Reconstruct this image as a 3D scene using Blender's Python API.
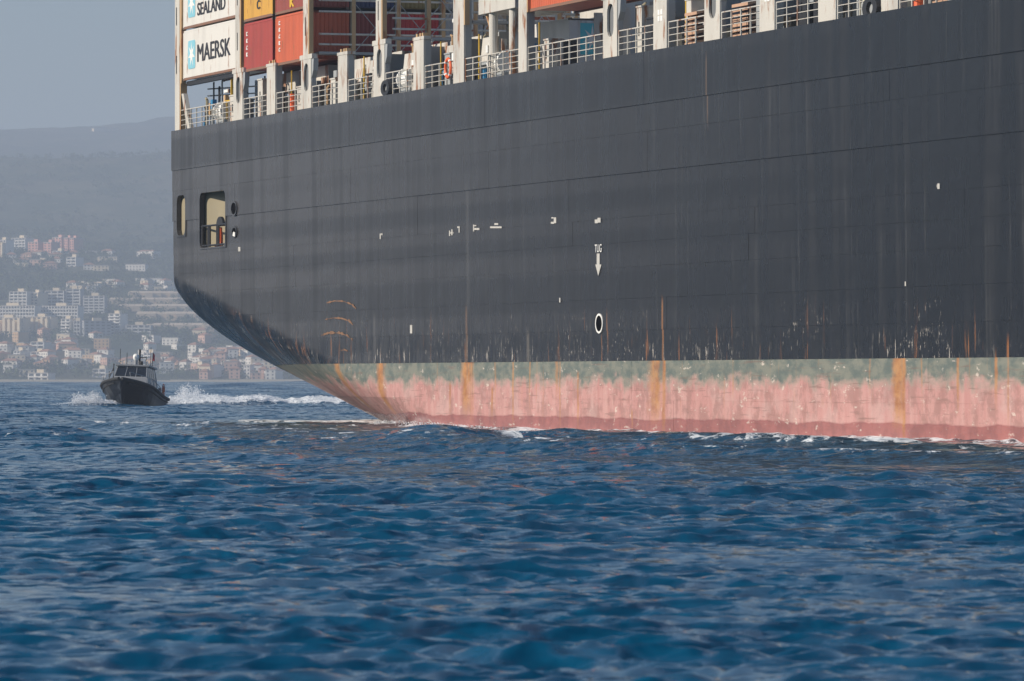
import bpy, bmesh, math, random
import numpy as np
from mathutils import Vector, Matrix

for o in list(bpy.data.objects):
    bpy.data.objects.remove(o, do_unlink=True)
SC = bpy.context.scene
COL = SC.collection
R = math.radians
random.seed(11)
RNG = np.random.default_rng(7)

# ------------------------------------------------------------------ camera
F_PX, CX, HORIZON, CAM_Z = 5689.0, 512.0, 379.3, 2.42
cam = bpy.data.cameras.new('camera')
cam_o = bpy.data.objects.new('camera', cam)
COL.objects.link(cam_o)
cam.lens, cam.sensor_width = 200.0, 36.0
cam_o.location = (0, 0, CAM_Z)
cam_o.rotation_euler = (R(90), 0, 0)
cam.shift_y = (HORIZON - 340.5) / 1024.0
cam.clip_start, cam.clip_end = 1.0, 60000.0
cam.dof.use_dof = True
cam.dof.focus_distance = 265.0
cam.dof.aperture_fstop = 5.6
SC.camera = cam_o

# ------------------------------------------------------------------ sky, sun, exposure
SUN_EL = R(27)
SUN_H = Vector((-0.97, -0.24, 0)).normalized()
to_sun = Vector((SUN_H.x * math.cos(SUN_EL), SUN_H.y * math.cos(SUN_EL), math.sin(SUN_EL)))
world = bpy.data.worlds.new('World')
SC.world = world
world.use_nodes = True
wn = world.node_tree
sky = wn.nodes.new('ShaderNodeTexSky')
sky.sky_type = 'NISHITA'
sky.sun_disc = False
sky.sun_elevation = SUN_EL
sky.sun_rotation = math.atan2(SUN_H.x, SUN_H.y)
sky.air_density, sky.dust_density, sky.ozone_density = 1.1, 0.8, 5.0
bg = wn.nodes['Background']
wn.links.new(sky.outputs[0], bg.inputs[0])
bg.inputs[1].default_value = 0.068
sun = bpy.data.lights.new('sun', 'SUN')
sun.energy, sun.angle, sun.color = 3.9, R(0.6), (1.0, 0.885, 0.75)
sun_o = bpy.data.objects.new('sun', sun)
COL.objects.link(sun_o)
sun_o.rotation_euler = to_sun.to_track_quat('Z', 'Y').to_euler()
SC.view_settings.view_transform = 'Standard'
SC.view_settings.look = 'None'
SC.view_settings.exposure = 0.53
SC.view_settings.gamma = 1.0
SC.view_settings.use_curve_mapping = False
SC.cycles.use_denoising = True
SC.cycles.max_bounces = 8
SC.cycles.diffuse_bounces = 6
SC.cycles.caustics_reflective = False
SC.cycles.caustics_refractive = False
HAZE_DENSITY = 0.00016
HAZE_COLOR = (0.68, 0.81, 1.0)

# ------------------------------------------------------------------ helpers
class MB:
    """collects boxes, prisms and tubes; build() links them as one mesh object"""
    def __init__(self):
        self.v, self.f, self.m = [], [], []
    def quadgrid(self, pts):
        pass
    def add(self, vs, fs, mi=0):
        b = len(self.v)
        self.v += [tuple(p) for p in vs]
        self.f += [tuple(b + i for i in f) for f in fs]
        self.m += [mi] * len(fs)
        return self
    def box(self, x0, x1, y0, y1, z0, z1, mi=0):
        vs = [(x0, y0, z0), (x1, y0, z0), (x1, y1, z0), (x0, y1, z0), (x0, y0, z1), (x1, y0, z1), (x1, y1, z1), (x0, y1, z1)]
        return self.add(vs, [(0, 3, 2, 1), (4, 5, 6, 7), (0, 1, 5, 4), (1, 2, 6, 5), (2, 3, 7, 6), (3, 0, 4, 7)], mi)
    def tube(self, a, b, r, n=6, r2=None, mi=0):
        a, b = Vector(a), Vector(b)
        q = (b - a).to_track_quat('Z', 'Y')
        r2 = r if r2 is None else r2
        vs = []
        for c, rr in ((a, r), (b, r2)):
            for k in range(n):
                t = 2 * math.pi * k / n
                vs.append(c + q @ Vector((rr * math.cos(t), rr * math.sin(t), 0)))
        fs = [(k, (k + 1) % n, n + (k + 1) % n, n + k) for k in range(n)]
        fs += [tuple(range(n - 1, -1, -1)), tuple(range(n, 2 * n))]
        return self.add(vs, fs, mi)
    def path(self, pts, r, n=6, closed=False, mi=0):
        k = len(pts)
        for i in range(k if closed else k - 1):
            self.tube(pts[i], pts[(i + 1) % k], r, n, mi=mi)
        return self
    def prism_y(self, poly, y0, y1, mi=0):
        """poly = [(x,z)...] extruded from y0 to y1"""
        n = len(poly)
        vs = [(x, y0, z) for x, z in poly] + [(x, y1, z) for x, z in poly]
        fs = [tuple(range(n)), tuple(range(2 * n - 1, n - 1, -1))]
        fs += [(k, n + k, n + (k + 1) % n, (k + 1) % n) for k in range(n)]
        return self.add(vs, fs, mi)
    def ring_y(self, outer, inner, y0, y1, mi=0):
        """plate with a hole, extruded in y; outer / inner are polygons with equal counts"""
        n = len(outer)
        vs = [(x, y0, z) for x, z in outer] + [(x, y0, z) for x, z in inner]
        vs += [(x, y1, z) for x, z in outer] + [(x, y1, z) for x, z in inner]
        fs = []
        for k in range(n):
            j = (k + 1) % n
            fs += [(k, j, n + j, n + k), (2 * n + k, 3 * n + k, 3 * n + j, 2 * n + j),
                   (k, 2 * n + k, 2 * n + j, j), (n + k, n + j, 3 * n + j, 3 * n + k)]
        return self.add(vs, fs, mi)
    def lathe(self, prof, n=16, center=(0, 0, 0), mi=0):
        """prof = [(r,z)...] around z"""
        vs, fs = [], []
        for r, z in prof:
            for k in range(n):
                t = 2 * math.pi * k / n
                vs.append((center[0] + r * math.cos(t), center[1] + r * math.sin(t), center[2] + z))
        for i in range(len(prof) - 1):
            for k in range(n):
                fs.append((i * n + k, i * n + (k + 1) % n, (i + 1) * n + (k + 1) % n, (i + 1) * n + k))
        return self.add(vs, fs, mi)
    def mesh(self, name, mats, smooth=False):
        me = bpy.data.meshes.new(name)
        me.from_pydata(self.v, [], self.f)
        if not isinstance(mats, (list, tuple)):
            mats = [mats]
        for m in mats:
            me.materials.append(m)
        if any(self.m):
            me.polygons.foreach_set('material_index', self.m)
        if smooth:
            me.polygons.foreach_set('use_smooth', [True] * len(me.polygons))
        me.update()
        return me
    def build(self, name, mats, parent=None, smooth=False):
        return link(name, self.mesh(name, mats, smooth), parent)

def link(name, data, parent=None, loc=None):
    o = bpy.data.objects.new(name, data)
    COL.objects.link(o)
    if parent is not None:
        o.parent = parent
    if loc is not None:
        o.location = loc
    return o

def tag(o, label=None, cat=None, group=None, kind=None):
    if label: o['label'] = label
    if cat: o['category'] = cat
    if group: o['group'] = group
    if kind: o['kind'] = kind
    return o

def empty(name, loc=(0, 0, 0), rz=0.0):
    o = link(name, None, None, loc)
    o.rotation_euler = (0, 0, rz)
    return o

def bevel_mesh(me, w, seg=1):
    bm = bmesh.new(); bm.from_mesh(me)
    bmesh.ops.bevel(bm, geom=list(bm.edges), offset=w, segments=seg, affect='EDGES', clamp_overlap=True)
    bm.to_mesh(me); bm.free()
    return me

def rrect(x0, x1, z0, z1, r, n=4):
    """rounded rectangle polygon"""
    out = []
    for cx, cz, a0 in ((x1 - r, z0 + r, -90), (x1 - r, z1 - r, 0), (x0 + r, z1 - r, 90), (x0 + r, z0 + r, 180)):
        for k in range(n + 1):
            t = R(a0 + 90 * k / n)
            out.append((cx + r * math.cos(t), cz + r * math.sin(t)))
    return out

def rect_like(x0, x1, z0, z1, n=4):
    """square-cornered polygon with the same vertex count as rrect"""
    out = []
    for cx, cz in ((x1, z0), (x1, z1), (x0, z1), (x0, z0)):
        out += [(cx, cz)] * (n + 1)
    return out

# ------------------------------------------------------------------ node helpers
class NT:
    def __init__(self, name):
        self.mat = bpy.data.materials.new(name)
        self.mat.use_nodes = True
        self.t = self.mat.node_tree
        self.b = self.t.nodes['Principled BSDF']
    def n(self, kind, **kw):
        nd = self.t.nodes.new(kind)
        for k, v in kw.items():
            setattr(nd, k, v)
        return nd
    def l(self, a, b):
        self.t.links.new(a, b)
    def setin(self, sock, v):
        if hasattr(v, 'is_linked') or hasattr(v, 'links'):
            self.l(v, sock)
        else:
            sock.default_value = v
    def math(self, op, a, b=0.0, c=None, clamp=False):
        nd = self.n('ShaderNodeMath', operation=op, use_clamp=clamp)
        self.setin(nd.inputs[0], a); self.setin(nd.inputs[1], b)
        if c is not None: self.setin(nd.inputs[2], c)
        return nd.outputs[0]
    def smooth(self, v, a, b, lo=0.0, hi=1.0):
        nd = self.n('ShaderNodeMapRange', interpolation_type='SMOOTHSTEP')
        self.setin(nd.inputs[0], v)
        nd.inputs[1].default_value, nd.inputs[2].default_value = a, b
        nd.inputs[3].default_value, nd.inputs[4].default_value = lo, hi
        return nd.outputs[0]
    def coords(self, scale=(1, 1, 1), kind='Object'):
        tc = self.n('ShaderNodeTexCoord')
        mp = self.n('ShaderNodeMapping')
        mp.inputs['Scale'].default_value = scale
        self.l(tc.outputs[kind], mp.inputs['Vector'])
        return mp.outputs[0]
    def noise(self, scale, vec, detail=4.0, rough=0.55, dist=0.0):
        nd = self.n('ShaderNodeTexNoise')
        nd.inputs['Scale'].default_value = scale
        nd.inputs['Detail'].default_value = detail
        nd.inputs['Roughness'].default_value = rough
        nd.inputs['Distortion'].default_value = dist
        self.l(vec, nd.inputs['Vector'])
        return nd.outputs[0]
    def mix(self, f, a, b):
        nd = self.n('ShaderNodeMix', data_type='RGBA')
        self.setin(nd.inputs[0], f)
        for s, v in ((nd.inputs[6], a), (nd.inputs[7], b)):
            if isinstance(v, tuple):
                s.default_value = (*v[:3], 1)
            else:
                self.l(v, s)
        return nd.outputs[2]
    def ramp(self, v, stops):
        nd = self.n('ShaderNodeValToRGB')
        e = nd.color_ramp.elements
        while len(e) < len(stops):
            e.new(0.5)
        for el, (p, c) in zip(e, stops):
            el.position = p
            el.color = (*c, 1)
        self.l(v, nd.inputs[0])
        return nd.outputs[0]
    def bump(self, h, dist=0.02, strength=1.0):
        nd = self.n('ShaderNodeBump')
        nd.inputs['Distance'].default_value = dist
        nd.inputs['Strength'].default_value = strength
        self.l(h, nd.inputs['Height'])
        self.l(nd.outputs[0], self.b.inputs['Normal'])
    def out(self, color=None, rough=0.5, metal=0.0, spec=0.5):
        if color is not None:
            self.setin(self.b.inputs['Base Color'], (*color, 1) if isinstance(color, tuple) and len(color) == 3 else color)
        self.setin(self.b.inputs['Roughness'], rough)
        self.b.inputs['Metallic'].default_value = metal
        self.b.inputs['Specular IOR Level'].default_value = spec
        return self.mat

MATS = {}
def paint(name, col, rough=0.5, rust=0.0, dirt=0.25, scale=0.7, spec=0.5):
    """weathered paint: tonal dirt and, if asked, rust patches and runs"""
    if name in MATS: return MATS[name]
    t = NT(name)
    v = t.coords((1, 1, 0.35))
    n1 = t.noise(scale, v, 5)
    d = t.smooth(n1, 0.42, 0.75, 0, dirt)
    c = t.mix(d, col, tuple(x * 0.45 + 0.015 for x in col))
    if rust:
        n2 = t.noise(scale * 2.6, t.coords((1, 1, 0.22)), 6, 0.62)
        m = t.smooth(n2, 0.66 - rust * 0.22, 0.76 - rust * 0.2, 0, 1)
        c = t.mix(m, c, (0.27, 0.105, 0.035))
    MATS[name] = t.out(c, rough, spec=spec)
    return MATS[name]

WHITE = paint('deck_white_paint', (0.57, 0.55, 0.49), 0.55, rust=0.56, dirt=0.45)
GREYW = paint('deck_grey_paint', (0.34, 0.36, 0.36), 0.6, rust=0.25)
RUSTY = paint('rusty_guide_steel', (0.50, 0.33, 0.17), 0.75, rust=0.55)
SLOTBACK = paint('slot_shadow_plate', (0.16, 0.17, 0.175), 0.7)  # plate grey stands in for the shade inside the post slots
t_ = None
BORE = paint('black_bore', (0.004, 0.004, 0.005), 1.0, dirt=0, spec=0.0)
DARK = paint('dark_steel', (0.018, 0.019, 0.022), 0.55)
CREAM = paint('cream_bulkhead_paint', (0.31, 0.27, 0.175), 0.6, rust=0.12)
YELLOW = paint('safety_yellow_paint', (0.68, 0.42, 0.03), 0.5)
ORANGE = paint('safety_orange', (0.80, 0.13, 0.03), 0.5)
BLUEP = paint('blue_plastic', (0.03, 0.22, 0.42), 0.4)
TAN = paint('tan_timber', (0.50, 0.31, 0.20), 0.7, rust=0.3)
PUREWHITE = paint('white_marking_paint', (0.82, 0.82, 0.78), 0.6, dirt=0.3, scale=3)

# ------------------------------------------------------------------ pixel <-> place
S_K, D600 = 0.000526, 256.0
def d_of_x(x): return D600 / (1 + S_K * (x - 600.0))          # depth of the ship's flat side at picture column x
def s_of_x(x): return (329.7 - d_of_x(x)) / 0.9528              # metres forward of the transom
SHIP_O = Vector(((175 - CX) / F_PX * 329.7, 329.7, 0))
BV = Vector((0.30372, -0.95276, 0))                             # forward along the ship
IV = Vector((0.95276, 0.30372, 0))                              # inboard
SHIP_RZ = math.atan2(BV.y, BV.x)
def ship_to_world(s, y, z): return SHIP_O + BV * s + IV * y + Vector((0, 0, z))
def z_of(x, ypx):
    return (HORIZON - ypx) / (F_PX / d_of_x(x)) + CAM_Z

# ------------------------------------------------------------------ sea
def hull_inboard(s, z):
    """how far inboard of the flat side the hull surface lies, ship coordinates (numpy friendly)"""
    s = np.asarray(s, float); z = np.asarray(z, float)
    t = np.clip(8.2 - z, 0, 11)
    y0 = np.minimum(1.5 * (t / 2.15) ** 1.65, 19.0)
    sw = np.maximum(t * 6.7, 0.01)
    u = np.clip(s / sw, 0, 1)
    y = y0 * (1 - u) ** 1.5
    w = np.clip((s - 200.0) / 92.0, 0, 1)
    flare = np.clip(z / 16.8, 0, 1)
    return y + 20.5 * w ** (2.0 + 1.2 * flare)

def make_sea():
    fine = np.arange(-0.128, 0.12801, 0.00075)
    left = np.concatenate([np.linspace(-math.pi, -0.3, 34)[:-1], np.linspace(-0.3, -0.128, 12)[:-1]])
    right = -left[::-1]
    ang = np.concatenate([left, fine, right])
    r = [4.0, 8, 14, 20, 25]
    x = 30.0
    while x < 620: r.append(x); x *= 1.0019
    while x < 5300: r.append(x); x *= 1.0035
    while x < 14000: r.append(x); x *= 1.12
    r.append(14000.0)
    r = np.array(r)
    RR, AA = np.meshgrid(r, ang, indexing='ij')
    X0 = RR * np.sin(AA); Y0 = RR * np.cos(AA)
    X = X0.copy(); Y = Y0.copy(); Z = np.zeros_like(X)
    dr = np.gradient(r)[:, None]
    fade_a = np.clip((0.30 - np.abs(AA)) / 0.17, 0, 1)
    rng = np.random.default_rng(5)
    N = 130
    lam = 0.30 * (12 / 0.30) ** (np.arange(N) / (N - 1.0)) * rng.uniform(0.92, 1.08, N)
    th = R(264) + rng.normal(0, 1, N) * np.where(lam < 0.9, R(34), R(21))
    # groups of higher and lower chop so that the sea is not even
    gust = 1 + 0.45 * np.sin(X0 / 3.3 + Y0 / 8.5 + 1.5 * np.sin(Y0 / 11.0)) * np.sin(X0 / 7.7 - Y0 / 6.1 + 0.9) + 0.30 * np.sin(X0 / 17 + Y0 / 31 + 1.3) * np.sin(X0 / 29 - Y0 / 53 + 0.4) + 0.25 * np.sin(Y0 / 14.0 + X0 / 41)
    for i in range(N):
        k = 2 * math.pi / lam[i]
        a = 0.0071 * lam[i] ** 0.72 * (1.0 if lam[i] < 0.8 else (0.8 / lam[i]) ** 0.62)
        cx, cy = math.cos(th[i]), math.sin(th[i])
        vis = np.clip((lam[i] / (2.1 * dr) - 1.0), 0, 1) * fade_a
        if vis.max() <= 0: continue
        ph = k * (cx * X0 + cy * Y0) + rng.uniform(0, 6.28)
        A = a * vis * gust
        Z += A * np.cos(ph)
        q = 0.95
        X -= q * A * cx * np.sin(ph); Y -= q * A * cy * np.sin(ph)
    # longer waves that the far sea keeps when its small chop can no longer be told apart
    for i in range(44):
        lm = 7 * (48 / 7) ** (i / 43.0) * rng.uniform(0.93, 1.07)
        th2 = R(262) + rng.normal(0, R(26))
        cx, cy = math.cos(th2), math.sin(th2)
        wgt = np.clip((RR - 32 * lm) / (16 * lm), 0, 1) * np.clip((lm / (2.1 * dr) - 1.0), 0, 1) * fade_a
        ph = 2 * math.pi / lm * (cx * X0 + cy * Y0) + rng.uniform(0, 6.28)
        A = 0.036 * lm / 6.283 * wgt
        Z += A * np.cos(ph); X -= 0.8 * A * cx * np.sin(ph); Y -= 0.8 * A * cy * np.sin(ph)
    # ship coordinates of each point
    RX, RY = X - SHIP_O.x, Y - SHIP_O.y
    s = RX * BV.x + RY * BV.y
    yi = RX * IV.x + RY * IV.y
    out = hull_inboard(np.clip(s, 0, 300), 0.0) - yi               # metres outside the hull at the waterline
    ship_zone = ((s > -40) & (s < 290) & (out > -3)).astype(float)
    near = np.exp(-np.clip(out, 0, 99) / 1.1) * ship_zone * (s > 8)
    churn = np.exp(-np.clip(out - 8, 0, 200) / 8.0) * ship_zone * np.clip((s + 12) / 20, 0, 1)
    foam = 0.30 * near * (0.75 + 0.35 * np.sin(s * 0.9) * np.sin(s * 0.23 + 1)) + 0.43 * churn * (0.8 + 0.3 * np.sin(s / 6.3) * np.sin(out / 4.1 + s / 19))
    # water banked up against the hull
    Z += 0.16 * near * np.clip((s - 20) / 20, 0, 1)
    # swell thrown off the hull, running beside it
    Z += (0.34 + 0.10 * np.sin(s / 9.0)) * np.exp(-((out - 20 - 3 * np.sin(s / 17)) / 2.3) ** 2) * np.clip((s - 10) / 25, 0, 1) * (s < 250)
    Z += 0.15 * np.exp(-((out - 33 - 4 * np.sin(s / 23 + 2)) / 3.5) ** 2) * np.clip((s - 10) / 25, 0, 1) * (s < 250)
    # a steeper swell that stands across the line of sight in front of the hull, with smaller ones after it
    for yc, hh, ww, xa, xb, ph in ((203, 0.50, 2.6, -34, 34, 0.3), (184, 0.30, 2.3, -8, 34, 2.0), (226, 0.24, 3.2, -30, 8, 1.1), (160, 0.20, 2.2, -30, 6, 4.0)):
        cl = yc - 0.55 * X0 + 2.2 * np.sin(X0 / 6.5 + ph) + 1.1 * np.sin(X0 / 2.6 + 2 * ph)
        q = (Y0 - cl) / ww
        prof = np.exp(-np.where(q < 0, (q * 1.35) ** 2, (q * 0.8) ** 2))
        Z += hh * (0.75 + 0.3 * np.sin(X0 / 3.9 + ph)) * prof * np.clip((X0 - xa) / 8, 0, 1) * np.clip((xb - X0) / 8, 0, 1) * np.clip((out - 3) / 8, 0, 1)
    # stern wash trailing behind the ship
    st = np.clip(1 - np.abs(yi - 9) / 11, 0, 1) * np.clip(1 - np.abs(s - 12) / 26, 0, 1)
    foam += 0.40 * st * (out > -1)
    # breaking wash of the pilot boat, a foaming ridge that runs right behind the stern
    wy = 523 + 2.0 * np.sin(X / 5.0) + 1.2 * np.sin(X / 1.9)
    lob = 0.55 + 0.45 * np.sin(X * 0.9 + 1.0) * np.sin(X * 0.37) + 0.16 * np.sin(X * 4.1 + Y * 1.3) + 0.13 * np.sin(X * 7.3 - Y * 2.1 + 1) + 0.1 * np.sin(X * 2.3 + Y)
    m = np.clip((X + 33) / 3, 0, 1) * np.clip((14 - X) / 16, 0, 1)
    rid = np.exp(-((Y - wy) / 4.5) ** 2) * m
    Z += rid * (0.42 + 0.50 * lob); foam += 1.2 * rid
    m2 = np.clip((-33 - X) / 2, 0, 1) * np.clip((X + 62) / 22, 0.15, 1)
    rid2 = np.exp(-((Y - 506) / 3.0) ** 2) * m2
    Z += rid2 * 0.16; foam += 0.85 * rid2
    # flat white water in front of and behind the ridge, and scattered little whitecaps
    foam += 0.34 * np.exp(-((Y - 470) / 22) ** 2) * np.clip((X + 34) / 6, 0, 1) * np.clip((5 - X) / 14, 0, 1)
    crest = np.clip((Z - 0.20) / 0.12, 0, 1) * (RR < 430) * fade_a
    foam += 0.30 * crest
    Z[RR > 5400] = -0.6
    nr, na = X.shape
    co = np.stack([X, Y, Z], -1).reshape(-1, 3)
    i, j = np.meshgrid(np.arange(nr - 1), np.arange(na - 1), indexing='ij')
    a = (i * na + j).ravel()
    quads = np.stack([a, a + 1, a + na + 1, a + na], -1)[:, ::-1]
    tri_c = len(co)
    co = np.vstack([co, [[0, 0, 0]]])
    jj = np.arange(na - 1)
    tris = np.stack([np.full(na - 1, tri_c), jj + 1, jj], -1)
    me = bpy.data.meshes.new('sea')
    me.vertices.add(len(co)); me.vertices.foreach_set('co', co.astype(np.float32).ravel())
    nl = quads.size + tris.size
    me.loops.add(nl)
    me.loops.foreach_set('vertex_index', np.concatenate([quads.ravel(), tris.ravel()]).astype(np.int32))
    npoly = len(quads) + len(tris)
    me.polygons.add(npoly)
    starts = np.concatenate([np.arange(len(quads)) * 4, quads.size + np.arange(len(tris)) * 3]).astype(np.int32)
    me.polygons.foreach_set('loop_start', starts)
    me.polygons.foreach_set('use_smooth', np.ones(npoly, bool))
    me.update(calc_edges=True)
    at = me.attributes.new('foam', 'FLOAT', 'POINT')
    at.data.foreach_set('value', np.append(foam.ravel(), 0).astype(np.float32))
    at = me.attributes.new('ripple', 'FLOAT', 'POINT')
    at.data.foreach_set('value', np.append((2.0 + 0.6 * np.clip((RR - 70) / 450, 0, 1) + 1.0 * np.sin(X0 / 2.7 + Y0 / 9 + 2 * np.sin(Y0 / 7)) * np.sin(X0 / 6.1 - Y0 / 5.3)).ravel(), 1).astype(np.float32))
    at = me.attributes.new('churn', 'FLOAT', 'POINT')
    at.data.foreach_set('value', np.append(np.clip(churn, 0, 1).ravel(), 0).astype(np.float32))
    t = NT('sea_water')
    v = t.coords((1, 1, 1))
    fo = t.n('ShaderNodeAttribute', attribute_name='foam').outputs['Fac']
    ch = t.n('ShaderNodeAttribute', attribute_name='churn').outputs['Fac']
    n1 = t.noise(1.3, t.coords((1, 0.55, 1)), 8, 0.68, 0.6)
    n2 = t.noise(0.35, v, 5, 0.6, 0.4)
    tot = t.math('SUBTRACT', t.math('ADD', t.math('MULTIPLY', n1, 1.5), t.math('MULTIPLY', n2, 0.5)), 0.5)
    lvl = t.math('ADD', fo, tot)
    fm = t.smooth(lvl, 0.95, 1.10)
    body = t.mix(t.smooth(n2, 0.35, 0.65), (0.0005, 0.046, 0.102), (0.0005, 0.062, 0.130))
    body = t.mix(t.math('MULTIPLY', ch, 0.75), body, (0.050, 0.068, 0.072))
    col = t.mix(fm, body, (0.72, 0.76, 0.78))
    # small ripples too fine for the mesh: noise slopes added to the surface normal
    nz = t.n('ShaderNodeTexNoise'); nz.inputs['Scale'].default_value = 2.6; nz.inputs['Detail'].default_value = 5.0; nz.inputs['Roughness'].default_value = 0.6
    nz.inputs['Distortion'].default_value = 0.4
    t.l(t.coords((0.75, 1.0, 1)), nz.inputs['Vector'])
    geo = t.n('ShaderNodeNewGeometry')
    rp = t.n('ShaderNodeAttribute', attribute_name='ripple').outputs['Fac']
    sub = t.n('ShaderNodeVectorMath', operation='SUBTRACT'); t.l(nz.outputs['Color'], sub.inputs[0]); sub.inputs[1].default_value = (0.5, 0.5, 0.5)
    flat = t.n('ShaderNodeVectorMath', operation='MULTIPLY'); t.l(sub.outputs[0], flat.inputs[0]); flat.inputs[1].default_value = (1, 1, 0)
    scl = t.n('ShaderNodeVectorMath', operation='SCALE'); t.l(flat.outputs[0], scl.inputs[0]); t.l(rp, scl.inputs['Scale'])
    ad = t.n('ShaderNodeVectorMath', operation='ADD'); t.l(geo.outputs['Normal'], ad.inputs[0]); t.l(scl.outputs[0], ad.inputs[1])
    nm = t.n('ShaderNodeVectorMath', operation='NORMALIZE'); t.l(ad.outputs[0], nm.inputs[0])
    t.l(nm.outputs[0], t.b.inputs['Normal'])
    t.out(col, t.math('ADD', 0.07, t.math('MULTIPLY', fm, 0.6)), spec=0.30)
    t.b.inputs['IOR'].default_value = 1.333
    me.materials.append(t.mat)
    o = link('sea', me)
    tag(o, kind='structure')
make_sea()

# ------------------------------------------------------------------ hills and shore
PROF = np.array([(4985, -3.0), (5000, 0.4), (5060, 2.5), (5200, 12), (5600, 45), (6000, 93), (6500, 142), (7000, 186),
                 (8000, 309), (8400, 306), (8900, 288), (10400, 452), (11000, 494), (11600, 465), (12500, 400)], float)
def hill_noise(X, Y):
    n = np.zeros_like(X)
    for (l, a, p, q) in ((1900, 1.0, .3, 1.1), (830, .55, 1.7, .2), (410, .34, .9, 2.2), (190, .2, 2.4, .6), (83, .11, .1, 1.9), (37, .05, 1.2, .4)):
        n += a * (np.sin(2 * math.pi * X / l + p + 1.3 * np.sin(Y / l * 3 + q)) * np.cos(2 * math.pi * Y / (l * 1.27) + q + .8 * np.sin(X / l * 2.3)))
    return n
def ground(X, Y):
    X = np.asarray(X, float); Y = np.asarray(Y, float)
    base = np.interp(Y, PROF[:, 0], PROF[:, 1])
    amp = np.interp(Y, [5000, 5100, 5600, 6500, 7400, 8000, 9000, 11000], [0, 1.0, 4, 7, 13, 11, 22, 15])
    h = base + amp * hill_noise(X, Y)
    # the near ridge climbs a little to the right, the far one dips there
    h += np.interp(Y, [7000, 8000, 8600, 9000], [0, 1, .6, 0]) * np.clip((X + 720) / 300, -1, 2.0) * 10
    h -= np.interp(Y, [9800, 11000, 12000], [0, 1, 1]) * np.clip((X + 720) / 260, 0, 3.0) ** 2 * 22
    return h
def on_ground(x, ypx, dmin=5000.0):
    """place where the sight line through a pixel meets the hillside"""
    d = np.arange(dmin, 11500, 4.0)
    X = (x - CX) / F_PX * d
    line = CAM_Z + d * (HORIZON - ypx) / F_PX
    g = ground(X, d)
    hit = np.nonzero(g >= line)[0]
    k = hit[0] if len(hit) else len(d) - 1
    return float(X[k]), float(d[k]), float(g[k])

def make_hills():
    xs = np.concatenate([np.arange(-6000, -1300, 180), np.arange(-1300, 900, 14), np.arange(900, 6001, 180)])
    ys = np.concatenate([np.arange(4970, 5200, 15), np.arange(5200, 8600, 22), np.arange(8600, 12600, 50)])
    XX, YY = np.meshgrid(xs, ys, indexing='ij')
    ZZ = ground(XX, YY)
    nx, ny = XX.shape
    co = np.stack([XX, YY, ZZ], -1).reshape(-1, 3)
    i, j = np.meshgrid(np.arange(nx - 1), np.arange(ny - 1), indexing='ij')
    a = (i * ny + j).ravel()
    q = np.stack([a, a + ny, a + ny + 1, a + 1], -1)
    me = bpy.data.meshes.new('hillside')
    me.from_pydata(co.tolist(), [], q.tolist())
    me.polygons.foreach_set('use_smooth', np.ones(len(q), bool))
    t = NT('hillside_scrub')
    n = t.noise(0.012, t.coords(), 8, 0.65)
    n2 = t.noise(0.07, t.coords(), 5, 0.6)
    c = t.mix(t.smooth(n, 0.4, 0.6), (0.030, 0.048, 0.020), (0.085, 0.085, 0.045))
    c = t.mix(t.smooth(n2, 0.56, 0.7, 0, 0.75), c, (0.20, 0.17, 0.11))
    me.materials.append(t.out(c, 0.95, spec=0.1))
    tag(link('hillside', me), kind='structure')
make_hills()

# ------------------------------------------------------------------ container ship
ship = empty('container_ship', SHIP_O, SHIP_RZ)
tag(ship, 'huge dark grey container ship with rust streaked pink lower hull', 'ship')
DECK = 16.8
BOOT = 3.24
BEAM = 42.0

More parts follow.
